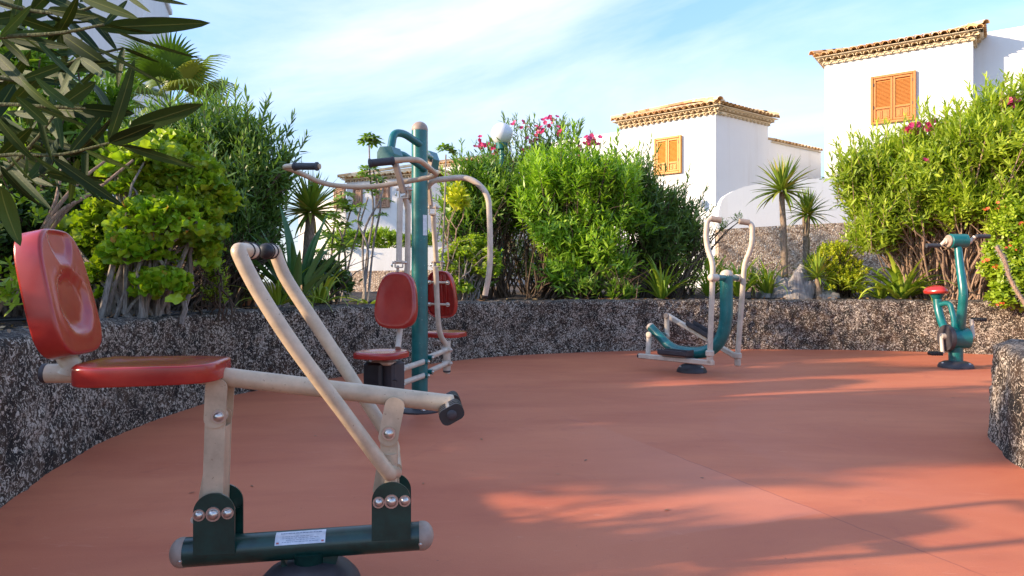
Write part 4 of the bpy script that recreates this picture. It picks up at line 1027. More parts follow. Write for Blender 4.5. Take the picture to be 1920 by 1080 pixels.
class Cloud:
    def __init__(s): s.a = []
    def add(s, *a): s.a.append(a)
    def shoots(s, P, D, k, sl, L, Wd, a0=75, a1=22, jit=.25, crnd=None):
        """whorls of leaves along shoots: P start, D direction, sl shoot length, k leaves each"""
        n = len(P); D = norm(D); ref = np.where(np.abs(D[:, 2:3]) > .9, np.array([[1., 0, 0]]), np.array([[0, 0, 1.]]))
        X = norm(np.cross(D, ref)); Y = np.cross(D, X); t = (np.arange(k) + .5) / k
        az = (np.arange(k) * 2.399)[None] + RNG.uniform(0, 6.28, (n, 1)); tilt = np.radians(a0 + (a1 - a0) * t)[None] + RNG.normal(0, jit, (n, k))
        base = P[:, None] + D[:, None] * (t[None, :, None] * (sl if np.ndim(sl) == 0 else sl[:, None, None]))
        rad = X[:, None] * np.cos(az)[..., None] + Y[:, None] * np.sin(az)[..., None]
        d = norm(D[:, None] * np.cos(tilt)[..., None] + rad * np.sin(tilt)[..., None] + RNG.normal(0, .08, (n, k, 3)))
        nn = norm(D[:, None] * .8 - rad * .5 + np.array([0, 0, .5]) + RNG.normal(0, .25, (n, k, 3)))
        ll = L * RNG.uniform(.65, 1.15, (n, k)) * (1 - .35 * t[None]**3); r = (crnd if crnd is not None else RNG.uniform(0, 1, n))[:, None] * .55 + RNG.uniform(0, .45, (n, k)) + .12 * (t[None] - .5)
        s.add(base.reshape(-1, 3), d.reshape(-1, 3), nn.reshape(-1, 3), ll.ravel(), (Wd * ll / L).ravel(), r.ravel())
    def mesh(s, name, off, **k):
        A = [np.concatenate([x[i] for x in s.a]) for i in range(6)]; A[0] = A[0] - np.array(off)
        return leaf_mesh(name, *A, **k)
def bl(px, py, Y, rx, ry, rd=None):
    c = W(px, py, Y); a = rx * Y / F; b = ry * Y / F; return (np.array(c), np.array([a, rd if rd else a * .9, b]))
def crown_points(blobs, n, lo=.6, hi=1.06, zmin=.80, upb=.45):
    w = np.array([b[1][0]*b[1][1] + b[1][0]*b[1][2] for b in blobs]); w = w / w.sum(); P, D = [], []
    for _ in range(6):
        idx = RNG.choice(len(blobs), n, p=w); c = np.stack([blobs[i][0] for i in idx]); r = np.stack([blobs[i][1] for i in idx])
        d = norm(RNG.normal(size=(n, 3))); d[:, 2] = np.where(d[:, 2] < -.5, -d[:, 2], d[:, 2]); rr = lo + (hi - lo) * RNG.uniform(0, 1, (n, 1))**.6
        wob = np.array([noise.noise(Vector(x)*1.9) for x in (c + d*r)])[:, None] * .75
        p = c + d * r * (rr + wob); keep = p[:, 2] > zmin
        for b in blobs:
            q = ((p - b[0]) / b[1]); keep &= ~((np.linalg.norm(q, axis=1) < lo * .82))
        P.append(p[keep]); D.append((norm(d / r) * .7 + np.array([0, 0, upb + .2]) + RNG.normal(0, .34, (n, 3)))[keep])
        if sum(len(x) for x in P) >= n: break
    return np.concatenate(P)[:n], norm(np.concatenate(D)[:n])
def stem_mesh(bases, tips, r0=.022, r1=.006, sag=.25, seg=6, nn=5):
    mb = MB()
    for t in tips:
        b = Vector(bases[random.randrange(len(bases))]) + Vector((random.gauss(0, .10), random.gauss(0, .10), -.05)); t = Vector(t)
        m = b.lerp(t, .5) + Vector((random.gauss(0, .12), random.gauss(0, .12), random.uniform(-.05, sag)))
        P = [b*(1-s)**2 + m*2*s*(1-s) + t*s*s + Vector([random.gauss(0, .012) for _ in range(3)]) * (0 < s < 1) * 2.2 for s in [i/seg for i in range(seg+1)]]
        k = random.uniform(.7, 1.5); mb.tube(P, [(r0 + (r1-r0)*i/seg) * k for i in range(seg+1)], nn, cap=False)
        if seg > 5:
            for q in (3, 4):
                e = P[q] + Vector((random.gauss(0, .22), random.gauss(0, .22), random.uniform(.12, .4))); mb.tube([P[q], P[q].lerp(e, .5) + Vector((0, 0, .04)), e], [r0*.45*k, r0*.35*k, r0*.2*k], 4, cap=False)
    return mb
def bush(name, label, cat, blobs, bases, n, mat, L=.12, Wd=.020, k=16, sl=.20, group=None, stems=70, smat=None, spikes=0, droop=.12, wide=.5, lo=.6, flowers=None, zmin=.8, a0=75, a1=22, r0=.013, inner=True, fmat=None, fs=.078):
    loc = Vector(bases[0]); loc.z = max(.68, loc.z); t = thing(name, loc, label, cat, group)
    if L >= .11: L *= 1.3; Wd *= 1.6; sl *= 1.7; k = int(k * 1.1); n = int(n * .62); spikes = int(spikes * 1.5)
    P, D = crown_points(blobs, n, lo=lo, zmin=zmin); c = Cloud()
    cr = np.array([noise.noise(Vector(p) * 1.3 + Vector((5, 2, 1))) for p in P]) * .8 + .5 + RNG.normal(0, .12, len(P))
    c.shoots(P - D * sl * (.95 if L > .12 else .5), D, k, sl * RNG.uniform(.7, 1.4, len(P)), L, Wd, a0, a1, crnd=np.clip(cr, 0, 1))
    if spikes:
        Ps, Ds = crown_points(blobs, spikes, lo=.8, hi=1.0, zmin=1.3, upb=.9); Ds = norm(Ds + np.array([0, 0, .5]))
        c.shoots(Ps, Ds, int(k * 1.3), sl * 1.35, L, Wd, 60, 20, crnd=RNG.uniform(.3, .9, len(Ps)))
        mb = MB()
        for p, d in zip(Ps, Ds): mb.tube([Vector(p - d*.3), Vector(p + d*sl*1.25)], [.006, .003], 4, cap=False)
        part('shoot', mb, smat or m_stem, t, kind='stuff')
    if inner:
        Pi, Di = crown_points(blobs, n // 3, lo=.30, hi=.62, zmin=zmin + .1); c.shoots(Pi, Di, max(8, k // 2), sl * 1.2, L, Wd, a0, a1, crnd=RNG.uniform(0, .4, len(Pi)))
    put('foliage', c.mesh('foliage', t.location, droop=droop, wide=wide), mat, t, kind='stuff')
    if stems:
        idx = RNG.choice(len(P), min(stems, len(P)), replace=False)
        part('stems', stem_mesh(bases, [P[i] for i in idx], r0), smat or m_stem, t, kind='stuff')
    if flowers:
        fc = Cloud()
        for f in flowers:
            p = np.array(f[0]); m = f[1]; sp = f[2]
            c0 = p + RNG.normal(0, 1, (m, 3)) * np.array([sp, sp*.6, sp*.6]) * .75
            for q in c0:
                ax = norm(np.array([RNG.normal(0, .4), -.7, .5 + RNG.normal(0, .3)])); e1 = norm(np.cross(ax, [0.1, 1, .3])); e2 = np.cross(ax, e1)
                ang = np.arange(5) * 1.2566 + RNG.uniform(0, 6); d = norm(e1*np.cos(ang)[:, None] + e2*np.sin(ang)[:, None] + ax*.35)
                fc.add(np.repeat(q[None], 5, 0), d, np.repeat(ax[None], 5, 0), np.full(5, fs*.62), np.full(5, fs*.5), RNG.uniform(0, 1, 5))
        put('flowers', fc.mesh('flowers', t.location, droop=.1, wide=.62), fmat or m_flower, t, kind='stuff')
    return t
def gz(px, Y, z=.72): return Vector(((px - CX) / F * Y, Y, z))

# --- oleanders behind the far wall
fl = lambda *a: [(W(x, y, Y), m, s) for x, y, Y, m, s in a]
bush('oleander_bush', 'tall sparse oleander top with dark pink flowers beside the globe lamp', 'bush',
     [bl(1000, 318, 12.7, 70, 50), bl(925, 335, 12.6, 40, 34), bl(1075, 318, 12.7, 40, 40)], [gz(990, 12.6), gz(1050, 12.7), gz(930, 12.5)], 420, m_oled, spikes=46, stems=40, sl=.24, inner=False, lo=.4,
     flowers=fl((975, 232, 12.6, 6, .10), (1030, 224, 12.6, 12, .10), (1012, 244, 12.6, 8, .12), (1000, 262, 12.6, 7, .15), (905, 271, 12.6, 12, .10), (925, 281, 12.5, 9, .12), (1052, 250, 12.6, 5, .08), (992, 276, 12.6, 6, .12), (1085, 283, 12.6, 5, .12)), a0=60)
extra = bpy.data.objects[-1] if False else None
bush('oleander_bush', 'full mid green oleander directly right of the green post, left end of the central hedge', 'bush',
     [bl(885, 380, 11.7, 60, 56), bl(925, 348, 11.7, 54, 42), bl(860, 425, 11.5, 42, 42), bl(955, 400, 11.8, 50, 60)], [gz(905, 11.6), gz(945, 11.7), gz(880, 11.5)], 950, m_ole, spikes=16, stems=95, smat=m_stem)
bush('oleander_bush', 'broad bright green oleander in the centre above the back wall, with bare dark stems below', 'bush',
     [bl(1075, 362, 11.3, 95, 56), bl(1010, 388, 11.2, 50, 52), bl(1130, 395, 11.2, 82, 66), bl(1045, 430, 11.0, 50, 55), bl(1110, 470, 10.9, 52, 34), bl(1065, 505, 10.85, 40, 26), bl(1150, 500, 10.9, 36, 24), bl(1160, 352, 11.5, 45, 40)],
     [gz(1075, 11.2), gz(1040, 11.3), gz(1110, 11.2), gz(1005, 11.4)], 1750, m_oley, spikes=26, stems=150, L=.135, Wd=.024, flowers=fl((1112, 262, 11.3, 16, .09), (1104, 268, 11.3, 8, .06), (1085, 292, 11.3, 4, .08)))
bush('oleander_bush', 'greyer darker oleander right of the central bush, reaching out towards the elliptical levers', 'bush',
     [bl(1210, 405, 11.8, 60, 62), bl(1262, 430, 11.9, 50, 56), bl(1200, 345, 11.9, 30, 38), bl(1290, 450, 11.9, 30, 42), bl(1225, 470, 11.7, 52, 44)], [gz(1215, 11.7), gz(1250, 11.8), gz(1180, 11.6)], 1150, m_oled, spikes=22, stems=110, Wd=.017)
# a long arching twig to the right
bush('oleander_bush', 'thin arching oleander twigs hanging between the two elliptical levers', 'bush', [bl(1350, 428, 11.4, 26, 12, .2), bl(1320, 462, 11.5, 22, 18, .2), bl(1385, 412, 11.3, 12, 8, .1)], [gz(1265, 11.6), gz(1270, 11.5)], 46, m_oled, stems=18, sl=.14, L=.07, Wd=.014, inner=False, lo=.2, r0=.012)
# low sprigs at the wall
for (x, y, rx, ry, Y, lab) in ((1090, 530, 46, 26, 10.75, 'light green sprigs spilling over the wall under the central oleander'), (1160, 545, 22, 14, 10.6, 'small pale green seedling on the wall edge left of the elliptical trainer'),
                               (880, 530, 34, 18, 10.9, 'small dark green sprigs at the foot of the yellow green shrub')):
    bush('sprig_plant', lab, 'plant', [bl(x, y, Y, rx, ry)], [gz(x, Y, .70)], 60, m_ole, L=.12, Wd=.024, stems=22, sl=.14, zmin=.72, lo=.2, inner=False, r0=.008)
# --- yellow green shrubs
bush('geranium_shrub', 'bright yellow green small leaved shrub behind the right red backrest', 'shrub', [bl(880, 475, 10.6, 34, 26), bl(905, 500, 10.5, 30, 30), bl(850, 500, 10.6, 30, 30), bl(868, 540, 10.5, 25, 16), bl(895, 460, 10.7, 18, 18)], [gz(880, 10.6), gz(860, 10.6)], 420, m_gers, L=.06, Wd=.045, k=12, sl=.10, stems=46, smat=m_greystem, wide=.62, a0=85, a1=50, zmin=.72)
bush('croton_sprig', 'small yellow leaved sprig on a leaning pale stem right of the info plate', 'plant', [bl(858, 366, 10.4, 15, 17)], [gz(822, 10.4)], 26, m_yel, L=.15, Wd=.035, k=12, sl=.16, stems=3, smat=m_stemp, inner=False, lo=.1, r0=.014)
bush('spurge_shrub', 'rounded yellow green shrub in front of the pebbledash wall right of the yuccas', 'shrub', [bl(1563, 482, 11.2, 42, 24), bl(1588, 505, 11.1, 38, 28), bl(1532, 495, 11.3, 24, 24), bl(1580, 535, 11.0, 34, 20)], [gz(1570, 11.3), gz(1590, 11.3)], 520, m_yel, L=.05, Wd=.024, k=14, sl=.09, stems=50, smat=m_stem, wide=.6, zmin=.72)
# --- big oleander on the right
bush('oleander_bush', 'large oleander left half of the right-hand mass, dense over bare pinkish stems', 'bush',
     [bl(1650, 322, 10.9, 62, 46), bl(1722, 335, 10.8, 82, 66), bl(1625, 360, 10.9, 46, 60), bl(1700, 400, 10.7, 80, 52), bl(1640, 440, 10.8, 50, 34), bl(1600, 330, 11, 30, 30)],
     [gz(1745, 10.7), gz(1710, 10.8), gz(1775, 10.6)], 2000, m_oler, spikes=56, stems=120, L=.125, Wd=.02, smat=m_stemp, flowers=fl((1710, 242, 10.6, 16, .07), (1738, 237, 10.6, 22, .10)), r0=.017)
bush('oleander_bush', 'tall sunny yellow green oleander at the right edge with pink flowers on top', 'bush',
     [bl(1815, 305, 10.3, 88, 66), bl(1885, 285, 10.1, 80, 80), bl(1868, 222, 10.3, 52, 36), bl(1830, 380, 10.1, 85, 52), bl(1960, 300, 10.0, 90, 110), bl(1910, 400, 9.9, 60, 60)],
     [gz(1810, 10.3), gz(1850, 10.3), gz(1790, 10.4)], 2300, m_oler, spikes=50, stems=170, L=.135, Wd=.023, smat=m_stemp, flowers=fl((1888, 192, 10.0, 15, .09), (1735, 300, 10.0, 2, .03), (1850, 362, 9.9, 2, .02)), r0=.017)
bush('lantana_shrub', 'bright yellow leaved shrub with small orange flowers spilling over the right wall', 'shrub',
     [bl(1890, 430, 9.5, 34, 44), bl(1880, 500, 9.35, 34, 34), bl(1895, 560, 9.2, 32, 34), bl(1940, 500, 9.3, 50, 90), bl(1860, 470, 9.5, 18, 22)], [gz(1925, 9.5), gz(1950, 9.4)], 700, m_gers, L=.075, Wd=.042, k=12, sl=.14, stems=60, wide=.62, zmin=.62, a0=85, a1=45,
     flowers=fl((1848, 392, 9.3, 5, .04), (1870, 388, 9.3, 5, .05), (1912, 420, 9.2, 4, .04), (1847, 488, 9.2, 3, .03), (1865, 500, 9.2, 6, .04), (1878, 570, 9.0, 4, .03), (1850, 488, 9.3, 3, .04), (1900, 466, 9.2, 3, .04)), fmat=m_orange, fs=.035)
# spiny pale stem
sp_ = [W(1868, 462, 8.9), W(1884, 490, 8.85), W(1895, 525, 8.8), W(1925, 575, 8.7), W(1960, 620, 8.65)]
eu = thing('spiny_succulent', gz(1960, 8.8), 'pale spiny succulent stem slanting down through the yellow shrub at the right edge', 'plant')
sp_ = catmull(sp_, 6); part('stem', MB().tube(sp_, .024, 10), m_stemp, eu)
mb = MB()
for i in range(420):
    a = random.random() * (len(sp_) - 1.01); p = sp_[int(a)].lerp(sp_[int(a)+1], a % 1); d = Vector([random.gauss(0, 1) for _ in range(3)]).normalized(); x, y, z = frame_of(d)
    mb.add([p + d*.025 + x*.003, p + d*.025 - x*.003, p + d*.025 + y*.004, p + d*.062], [(0, 2, 3), (2, 1, 3), (1, 0, 3)])
part('spines', mb, m_rock, eu, kind='stuff', smooth=False)

# --- left side
bush('oleander_bush', 'tall grey green oleander at left behind the curly leaved bush', 'bush',
     [bl(350, 270, 8.0, 66, 46), bl(430, 290, 7.8, 62, 55), bl(480, 345, 7.7, 50, 58), bl(410, 370, 7.6, 80, 62), bl(500, 420, 7.6, 30, 50), bl(450, 440, 7.5, 60, 34), bl(300, 330, 7.9, 60, 60)],
     [gz(300, 7.2), gz(330, 7.3), gz(280, 7.2)], 2300, m_oled, spikes=60, stems=200, L=.12, Wd=.018, smat=m_stem, r0=.014)
bush('hedge_bush', 'dark leafy shrub at far left behind the red backrest', 'bush',
     [bl(60, 470, 5.9, 90, 70), bl(150, 430, 6.1, 80, 80), bl(60, 370, 6.3, 90, 70), bl(190, 500, 6.1, 60, 66), bl(130, 330, 6.5, 80, 50), bl(-60, 430, 5.5, 90, 110)],
     [gz(60, 5.6), gz(130, 5.9), gz(180, 6)], 1500, m_hedge, L=.07, Wd=.036, k=14, sl=.16, stems=120, wide=.62, r0=.018, zmin=.72)
bush('oleander_bush', 'yellowish oleander foliage seen through the hanging leaves at upper left', 'bush', [bl(90, 230, 6.0, 90, 60), bl(200, 190, 6.6, 50, 44), bl(30, 130, 6.0, 80, 60), bl(160, 280, 6.3, 70, 40)], [gz(60, 5.9), gz(100, 6.1)], 520, m_ole, stems=40, L=.13, Wd=.022, inner=False)
# bare pinkish stems slanting up at the left
st = thing('frangipani_stems', gz(0, 4.9), 'bare pinkish branching stems slanting up at the left edge behind the red backrest', 'shrub')
for pp in ([(-30, 620), (40, 500), (100, 400), (150, 340), (200, 300)], [(-20, 600), (60, 470), (110, 400), (175, 360), (250, 300)], [(-10, 590), (30, 520), (95, 400), (110, 350), (120, 290)], [(-60, 600), (20, 560), (60, 490), (120, 400), (190, 345)]):
    part('stem', MB().tube(catmull([W(x, y, 4.7 + .1*i) for i, (x, y) in enumerate(pp)], 5), [.021 - .0006*i for i in range(21)], 8), m_stemp, st)
c = Cloud()
for (x, y, m) in ((60, 400, 5), (150, 352, 4), (20, 560, 6), (100, 345, 4), (10, 510, 5)):
    P = np.array([W(x, y, 4.7)]) + RNG.normal(0, .05, (m, 3)); c.shoots(P, RNG.normal(0, .4, (m, 3)) + np.array([.2, -.4, .6]), 7, .05, .09, .035, 85, 50)
put('foliage', c.mesh('foliage', st.location, wide=.6), m_gers, st, kind='stuff')

# curly-leaved bright bush: leaves as objects
def curly_leaf(seed):
    rr = random.Random(seed); n = 12; vs = [(0, 0, 0)]
    for k in range(n + 1):
        a = math.radians(-150 + 300 * k / n); r = .5 * (1 + .12*math.sin(3*a)) * (1.0 - .25 * (1 if k in (0, n) else 0)); x = .38 + r*math.cos(a)*.9; y = r*math.sin(a)
        vs.append((x, y, .16*math.sin(k*1.9 + seed) * 1.0 + .28*abs(y) + rr.uniform(-.03, .03)))
    for k in range(n + 1):
        x, y, z = vs[k + 1]; vs.append((.38 + (x-.38)*.55, y*.55, z*.35))
    c0 = len(vs); vs.append((.38, 0, -.03)); fs = []
    for k in range(n): fs += [(1+k, 2+k, n+3+k, n+2+k), (n+2+k, n+3+k, c0)]
    fs += [(0, 1, n+2), (0, n+2, c0), (0, c0, 2*n+2), (0, 2*n+2, n+1)]
    mb = MB().add(vs, fs); return mb.mesh('leaf', angle=180)
CUR = [curly_leaf(i) for i in range(4)]
def leaf_M(p, d, up, s, sy=1.0):
    d = Vector(d).normalized(); y = Vector(up).cross(d)
    y = y.normalized() if y.length > 1e-4 else Vector((0, 1, 0)); z = d.cross(y)
    return axes(p, d*s, y*s*sy, z*s)
gblobs = [bl(300, 320, 5.45, 62, 40), bl(250, 350, 5.4, 60, 50), bl(370, 350, 5.5, 48, 46), bl(330, 292, 5.6, 40, 28), bl(300, 420, 5.3, 70, 46), bl(200, 440, 5.4, 40, 60), bl(370, 425, 5.45, 36, 40), bl(215, 500, 5.35, 30, 40), bl(300, 540, 5.2, 42, 26), bl(255, 300, 5.5, 40, 34)]
gblobs += [bl(150, 470, 5.5, 40, 46), bl(255, 480, 5.15, 50, 34), bl(350, 480, 5.5, 40, 30), bl(180, 540, 5.3, 30, 34), bl(400, 380, 5.6, 34, 34)]
gb = thing('geranium_bush', gz(240, 5.25), 'big bright green curly leaved bush with a few orange leaves behind the rower seat', 'bush')
P, D = crown_points(gblobs, 2600, lo=.5, zmin=.85)
front = np.argsort(P[:, 1])
big = front[:300]
for j, i in enumerate(big):
    p = P[i]; d = D[i] + RNG.normal(0, .4, 3); up = norm(D[i] * .6 + np.array([0, -.5, .8]) + RNG.normal(0, .35, 3))
    place(gb, 'leaf', CUR[j % 4], leaf_M(Vector(p), Vector(norm(d)), Vector(up), random.uniform(.085, .135)), m_ger)
# the leaves behind and inside
def joined_instances(meshes, Ms):
    vs, fs = [], []
    base = [(np.array([v.co for v in m.vertices]), [tuple(p.vertices) for p in m.polygons]) for m in meshes]; k = 0
    for i, M in enumerate(Ms):
        V_, F_ = base[i % len(base)]; A = np.array(M); q = V_ @ A[:3, :3].T + A[:3, 3]; vs.append(q); fs += [tuple(x + k for x in f) for f in F_]; k += len(q)
    return np.concatenate(vs), fs
Ms = [leaf_M(Vector(P[i] - np.array(gb.location)), Vector(norm(D[i] + RNG.normal(0, .4, 3))), Vector(norm(D[i]*.6 + np.array([0, -.4, .8]) + RNG.normal(0, .4, 3))), random.uniform(.08, .125)) for i in front[300:]]
vs, fs = joined_instances(CUR, Ms); me = bpy.data.meshes.new('foliage'); me.from_pydata(vs.tolist(), [], fs)
at = me.attributes.new('rnd', 'FLOAT', 'POINT'); at.data.foreach_set('value', np.repeat(RNG.uniform(0, .8, len(Ms)), len(vs)//len(Ms)).astype(np.float32))
me.polygons.foreach_set('use_smooth', [True]*len(fs)); put('foliage', me, m_gers, gb, kind='stuff')
part('stems', stem_mesh([gz(225, 5.2), gz(245, 5.25), gz(265, 5.3), gz(280, 5.35)], [P[i] for i in RNG.choice(len(P), 48, replace=False)], .020, .007, seg=5), m_greystem, gb, kind='stuff')

# --- yuccas, strap and sword plants
def ribbon(L=1.0, w=.06, bend=.6, seg=7, fold=.25, stalk=0.0, tipw=.0):
    mb = MB(); vs = []; x = z = 0; a = 0
    for i in range(seg + 1):
        t = i / seg; ww = w * (min(1, t / .15 + .45) * (1 - t**2.2) + tipw)
        if stalk and t < stalk: ww = w * .12
        for s in (-1, 0, 1): vs.append((x + math.cos(a) * 0, s * ww / 2, z + abs(s) * ww * fold))
        a = bend * t * t * 1.5; x += math.cos(a) * L / seg; z -= math.sin(a) * L / seg
    fs = [(i*3+j, (i+1)*3+j, (i+1)*3+j+1, i*3+j+1) for i in range(seg) for j in (0, 1)]
    mb.add(vs, fs); return mb.mesh('leaf', angle=180)
YL = [ribbon(1, .085, b, 6, .35) for b in (.05, .25, .5)]
SL_ = [ribbon(1, .060, b, 9, .3) for b in (.7, 1.3, 1.9)]
BL_ = [ribbon(1, .13, b, 9, .35, .25) for b in (.1, .3, .7)]
WL_ = [ribbon(1, .10, b, 9, .3) for b in (.6, 1.1, 1.6)]
def rosette(parent, c, n, rad, meshes, mat, emin=-35, emax=88, s_=(.8, 1.05), wf=1.0, dead=0):
    for i in range(n):
        el = math.radians(emin + (emax - emin) * ((i + .5) / n)**.8); az = i * 2.399 + random.uniform(-.2, .2)
        d = Vector((math.cos(az)*math.cos(el), math.sin(az)*math.cos(el), math.sin(el))); k = meshes[0 if el > .9 else (1 if el > 0 else 2)] if len(meshes) > 2 else meshes[i % len(meshes)]
        place(parent, 'leaf', k, leaf_M(c + d*.02, d, UP if el < 1.3 else Vector((1, 0, .1)), rad * random.uniform(*s_), wf), mat)
def yucca(px, py, Y, rpx, base, lab, n=80, group=None, thick=.05, wf=1.0, trunkpath=None):
    c = W(px, py, Y); bx = gz(base, Y, .72); t = thing('yucca', bx, lab, 'yucca', group)
    path = [bx] + ([W(x, y, Y) for x, y in trunkpath] if trunkpath else []) + [c - UP * .02]
    P = catmull(path, 8); m = len(P)
    P = [p + Vector((noise.noise(p*9), noise.noise(p*9 + UP*5), 0)) * .012 for p in P]
    part('trunk', MB().tube(P, [thick * (1.25 - .45 * i / m + .05*math.sin(i*2.2)) for i in range(m)], 12), m_ytrunk, t)
    rosette(t, c, n, rpx * Y / F * 1.15, YL, m_yuc, wf=wf * 1.35); return t
yucca(1466, 358, 11.2, 60, 1472, 'taller of the two small yuccas, slender trunk in front of the white curved wall', 80, trunkpath=[(1470, 460)], thick=.05)
yucca(1514, 402, 11.5, 46, 1514, 'shorter slender yucca just right of the taller one', 66, trunkpath=[(1513, 470)], thick=.042)
yucca(1507, 385, 11.9, 30, 1510, 'small thin yucca stem half hidden behind the shorter yucca', 20, thick=.03)
yucca(582, 398, 8.2, 72, 576, 'yucca with a round spiky rosette and brown trunk in front of the left distant house', 95, thick=.065, trunkpath=[(578, 480)])
yucca(1533, 520, 10.9, 44, 1535, 'low stemless yucca rosette at the foot of the small yuccas', 54, thick=.05)
yucca(1412, 535, 11.3, 34, 1412, 'small low yucca rosette left of the pale stone', 34, thick=.03)
def strap(px, py, Y, lpx, n, lab, mat=None, meshes=None, name='strap_leaved_plant', emin=20, emax=85, wf=1.0, cat='plant', z=None):
    c = W(px, py, Y); c.z = z if z is not None else max(.72, c.z); t = thing(name, c, lab, cat)
    for i in range(n):
        el = math.radians(random.uniform(emin, emax)); az = i * 2.399 + random.uniform(-.3, .3)
        d = Vector((math.cos(az)*math.cos(el), math.sin(az)*math.cos(el)*.8, math.sin(el))).normalized()
        off = Vector((math.cos(az)*.05, math.sin(az)*.05, 0))
        place(t, 'leaf', (meshes or SL_)[i % 3], leaf_M(c + off, d, UP, lpx * Y / F * random.uniform(.75, 1.35), wf * 1.15), mat or m_strap)
    return t
strap(1385, 556, 11.0, 75, 70, 'dense grassy tuft behind the elliptical trainer post', meshes=SL_, emin=35)
strap(1440, 556, 11.2, 66, 60, 'grassy tuft between the elliptical trainer and the pale stone', emin=35)
strap(1240, 560, 10.9, 82, 40, 'green strap leaved plant left of the elliptical trainer with arching pale blades', emin=25, wf=1.1)
strap(1330, 556, 11.3, 66, 36, 'short strap leaved clump directly behind the elliptical trainer left lever', emin=30)
strap(1690, 562, 10.6, 92, 40, 'wide leaved green clump on the wall left of the exercise bike', meshes=WL_, emin=22, emax=75)
strap(1652, 560, 10.7, 62, 18, 'smaller wide leaved clump at the wall right of the yellow green shrub', meshes=WL_, emin=18, emax=60)
strap(555, 572, 7.1, 150, 26, 'blue green sword leaved clump behind the rower handles', m_blade, BL_, 'sword_leaved_plant', 35, 85, .9)
strap(520, 572, 7.0, 90, 30, 'lower bright strap clump left of the blue green sword leaves', m_strap, SL_, emin=20)
strap(600, 568, 7.6, 86, 26, 'green strap clump right of the blue green sword leaves', m_strap, SL_, emin=20)
strap(470, 560, 7.6, 62, 18, 'dry yellowish clump beside the terracotta pot', m_yuc, SL_, emin=10)
strap(690, 572, 8.8, 60, 7, 'long pale leaves lying over the wall left of the red backrest', m_strap, WL_, emin=2, emax=25, wf=1.2)
# thin umbrella trees
def whorl_tree(lab, Y, stems, tips, base, rl=.13):
    t = thing('umbrella_tree', gz(base, Y), lab, 'tree')
    for s in stems:
        P = catmull([W(x, y, Y + .1*math.sin(x)) for x, y in s], 5); part('stem', MB().tube(P, [.017 - .008*i/len(P) for i in range(len(P))], 7), m_greystem, t)
    c = Cloud()
    for (x, y, k, s) in tips:
        p0 = np.array(W(x, y, Y))
        for j in range(k):
            a = 2.4*j + RNG.uniform(0, 1); el = RNG.uniform(-.1, 1.0); d = np.array([math.cos(a)*math.cos(el), math.sin(a)*math.cos(el), math.sin(el)]); q = p0 + d * .10 * s
            ax = norm(d*.5 + np.array([0, 0, .9])); e1 = norm(np.cross(ax, [.3, .9, .1])); e2 = np.cross(ax, e1); m = 7; ang = np.arange(m) * 6.283/m
            dd = norm(e1*np.cos(ang)[:, None] + e2*np.sin(ang)[:, None] + ax*.30 + RNG.normal(0, .15, (7, 3))); c.add(np.repeat(q[None], m, 0), dd, np.repeat(ax[None], m, 0), np.full(m, rl*s*.85), np.full(m, rl*s*.26), RNG.uniform(.1, .9, m))
    put('foliage', c.mesh('foliage', t.location, droop=.25, wide=.75), m_ole, t, kind='stuff'); return t
whorl_tree('thin umbrella tree with tall bare stems and a tuft against the sky', 8.9,
    [[(683, 566), (688, 480), (700, 400), (694, 330), (692, 272)], [(690, 566), (700, 460), (714, 380), (700, 320)], [(680, 566), (690, 470), (672, 420), (676, 390)], [(684, 566), (682, 440), (714, 372), (718, 330)]],
    [(694, 266, 12, 1.0), (692, 322, 7, .85), (700, 365, 6, .8), (676, 392, 5, .7), (714, 405, 4, .6), (684, 335, 5, .8), (708, 340, 5, .8), (668, 420, 4, .6), (724, 378, 3, .6)], 685)
whorl_tree('leafy thin umbrella tree between the yucca and the tall bare stems', 9.2,
    [[(628, 566), (636, 480), (650, 420), (662, 380)], [(620, 566), (622, 470), (630, 400), (640, 360)], [(636, 566), (648, 500), (640, 440), (626, 420)], [(640, 566), (660, 470), (690, 370)]],
    [(640, 385, 8, 1.0), (625, 410, 8, 1), (655, 400, 7, .9), (640, 430, 9, 1), (612, 445, 8, 1), (655, 455, 7, .9), (630, 470, 8, 1), (600, 480, 7, .9), (648, 372, 6, .9), (618, 500, 7, .9), (640, 520, 7, .9), (610, 530, 8, 1)], 628)
whorl_tree('slender umbrella tree whose tuft shows just right of the green post', 9.6, [[(826, 560), (830, 470), (834, 380), (836, 290)], [(822, 560), (816, 480), (828, 400)]],
    [(836, 284, 9, .95), (828, 400, 4, .6)], 826)
bush('leafy_sprig', 'light green leafy sprig hanging over the soil left of the rower handle', 'plant', [bl(408, 545, 5.9, 20, 34), bl(404, 505, 5.9, 14, 20)], [gz(405, 5.9)], 70, m_gers, L=.045, Wd=.018, k=12, sl=.10, stems=16, inner=False, lo=.1, zmin=.72, r0=.006)
bush('laurel_shrub', 'dark glossy small shrub under the thin umbrella trees', 'shrub', [bl(610, 520, 8.3, 28, 24), bl(640, 540, 8.5, 18, 14)], [gz(612, 8.3)], 120, m_hedge, L=.09, Wd=.032, k=10, sl=.14, stems=26, zmin=.72, wide=.6)
bush('thicket_shrub', 'low brown twiggy shrub between the curly leaved bush and the sword leaved clump', 'shrub', [bl(450, 480, 7.2, 46, 34), bl(500, 470, 7.4, 36, 30)], [gz(420, 7.1), gz(340, 7)], 200, m_oled, L=.08, Wd=.014, stems=130, inner=False, lo=.2)
bush('clipped_hedge', 'clipped bright green hedge on top of the white garden wall left of the post', 'hedge', [bl(x, 455, 15.3, 16, 17, .35) for x in range(636, 800, 18)], [Vector((W(x, 0, 15.3).x, 15.3, 1.6)) for x in (650, 700, 750)], 900, m_gers, L=.09, Wd=.03, k=8, sl=.12, stems=0)
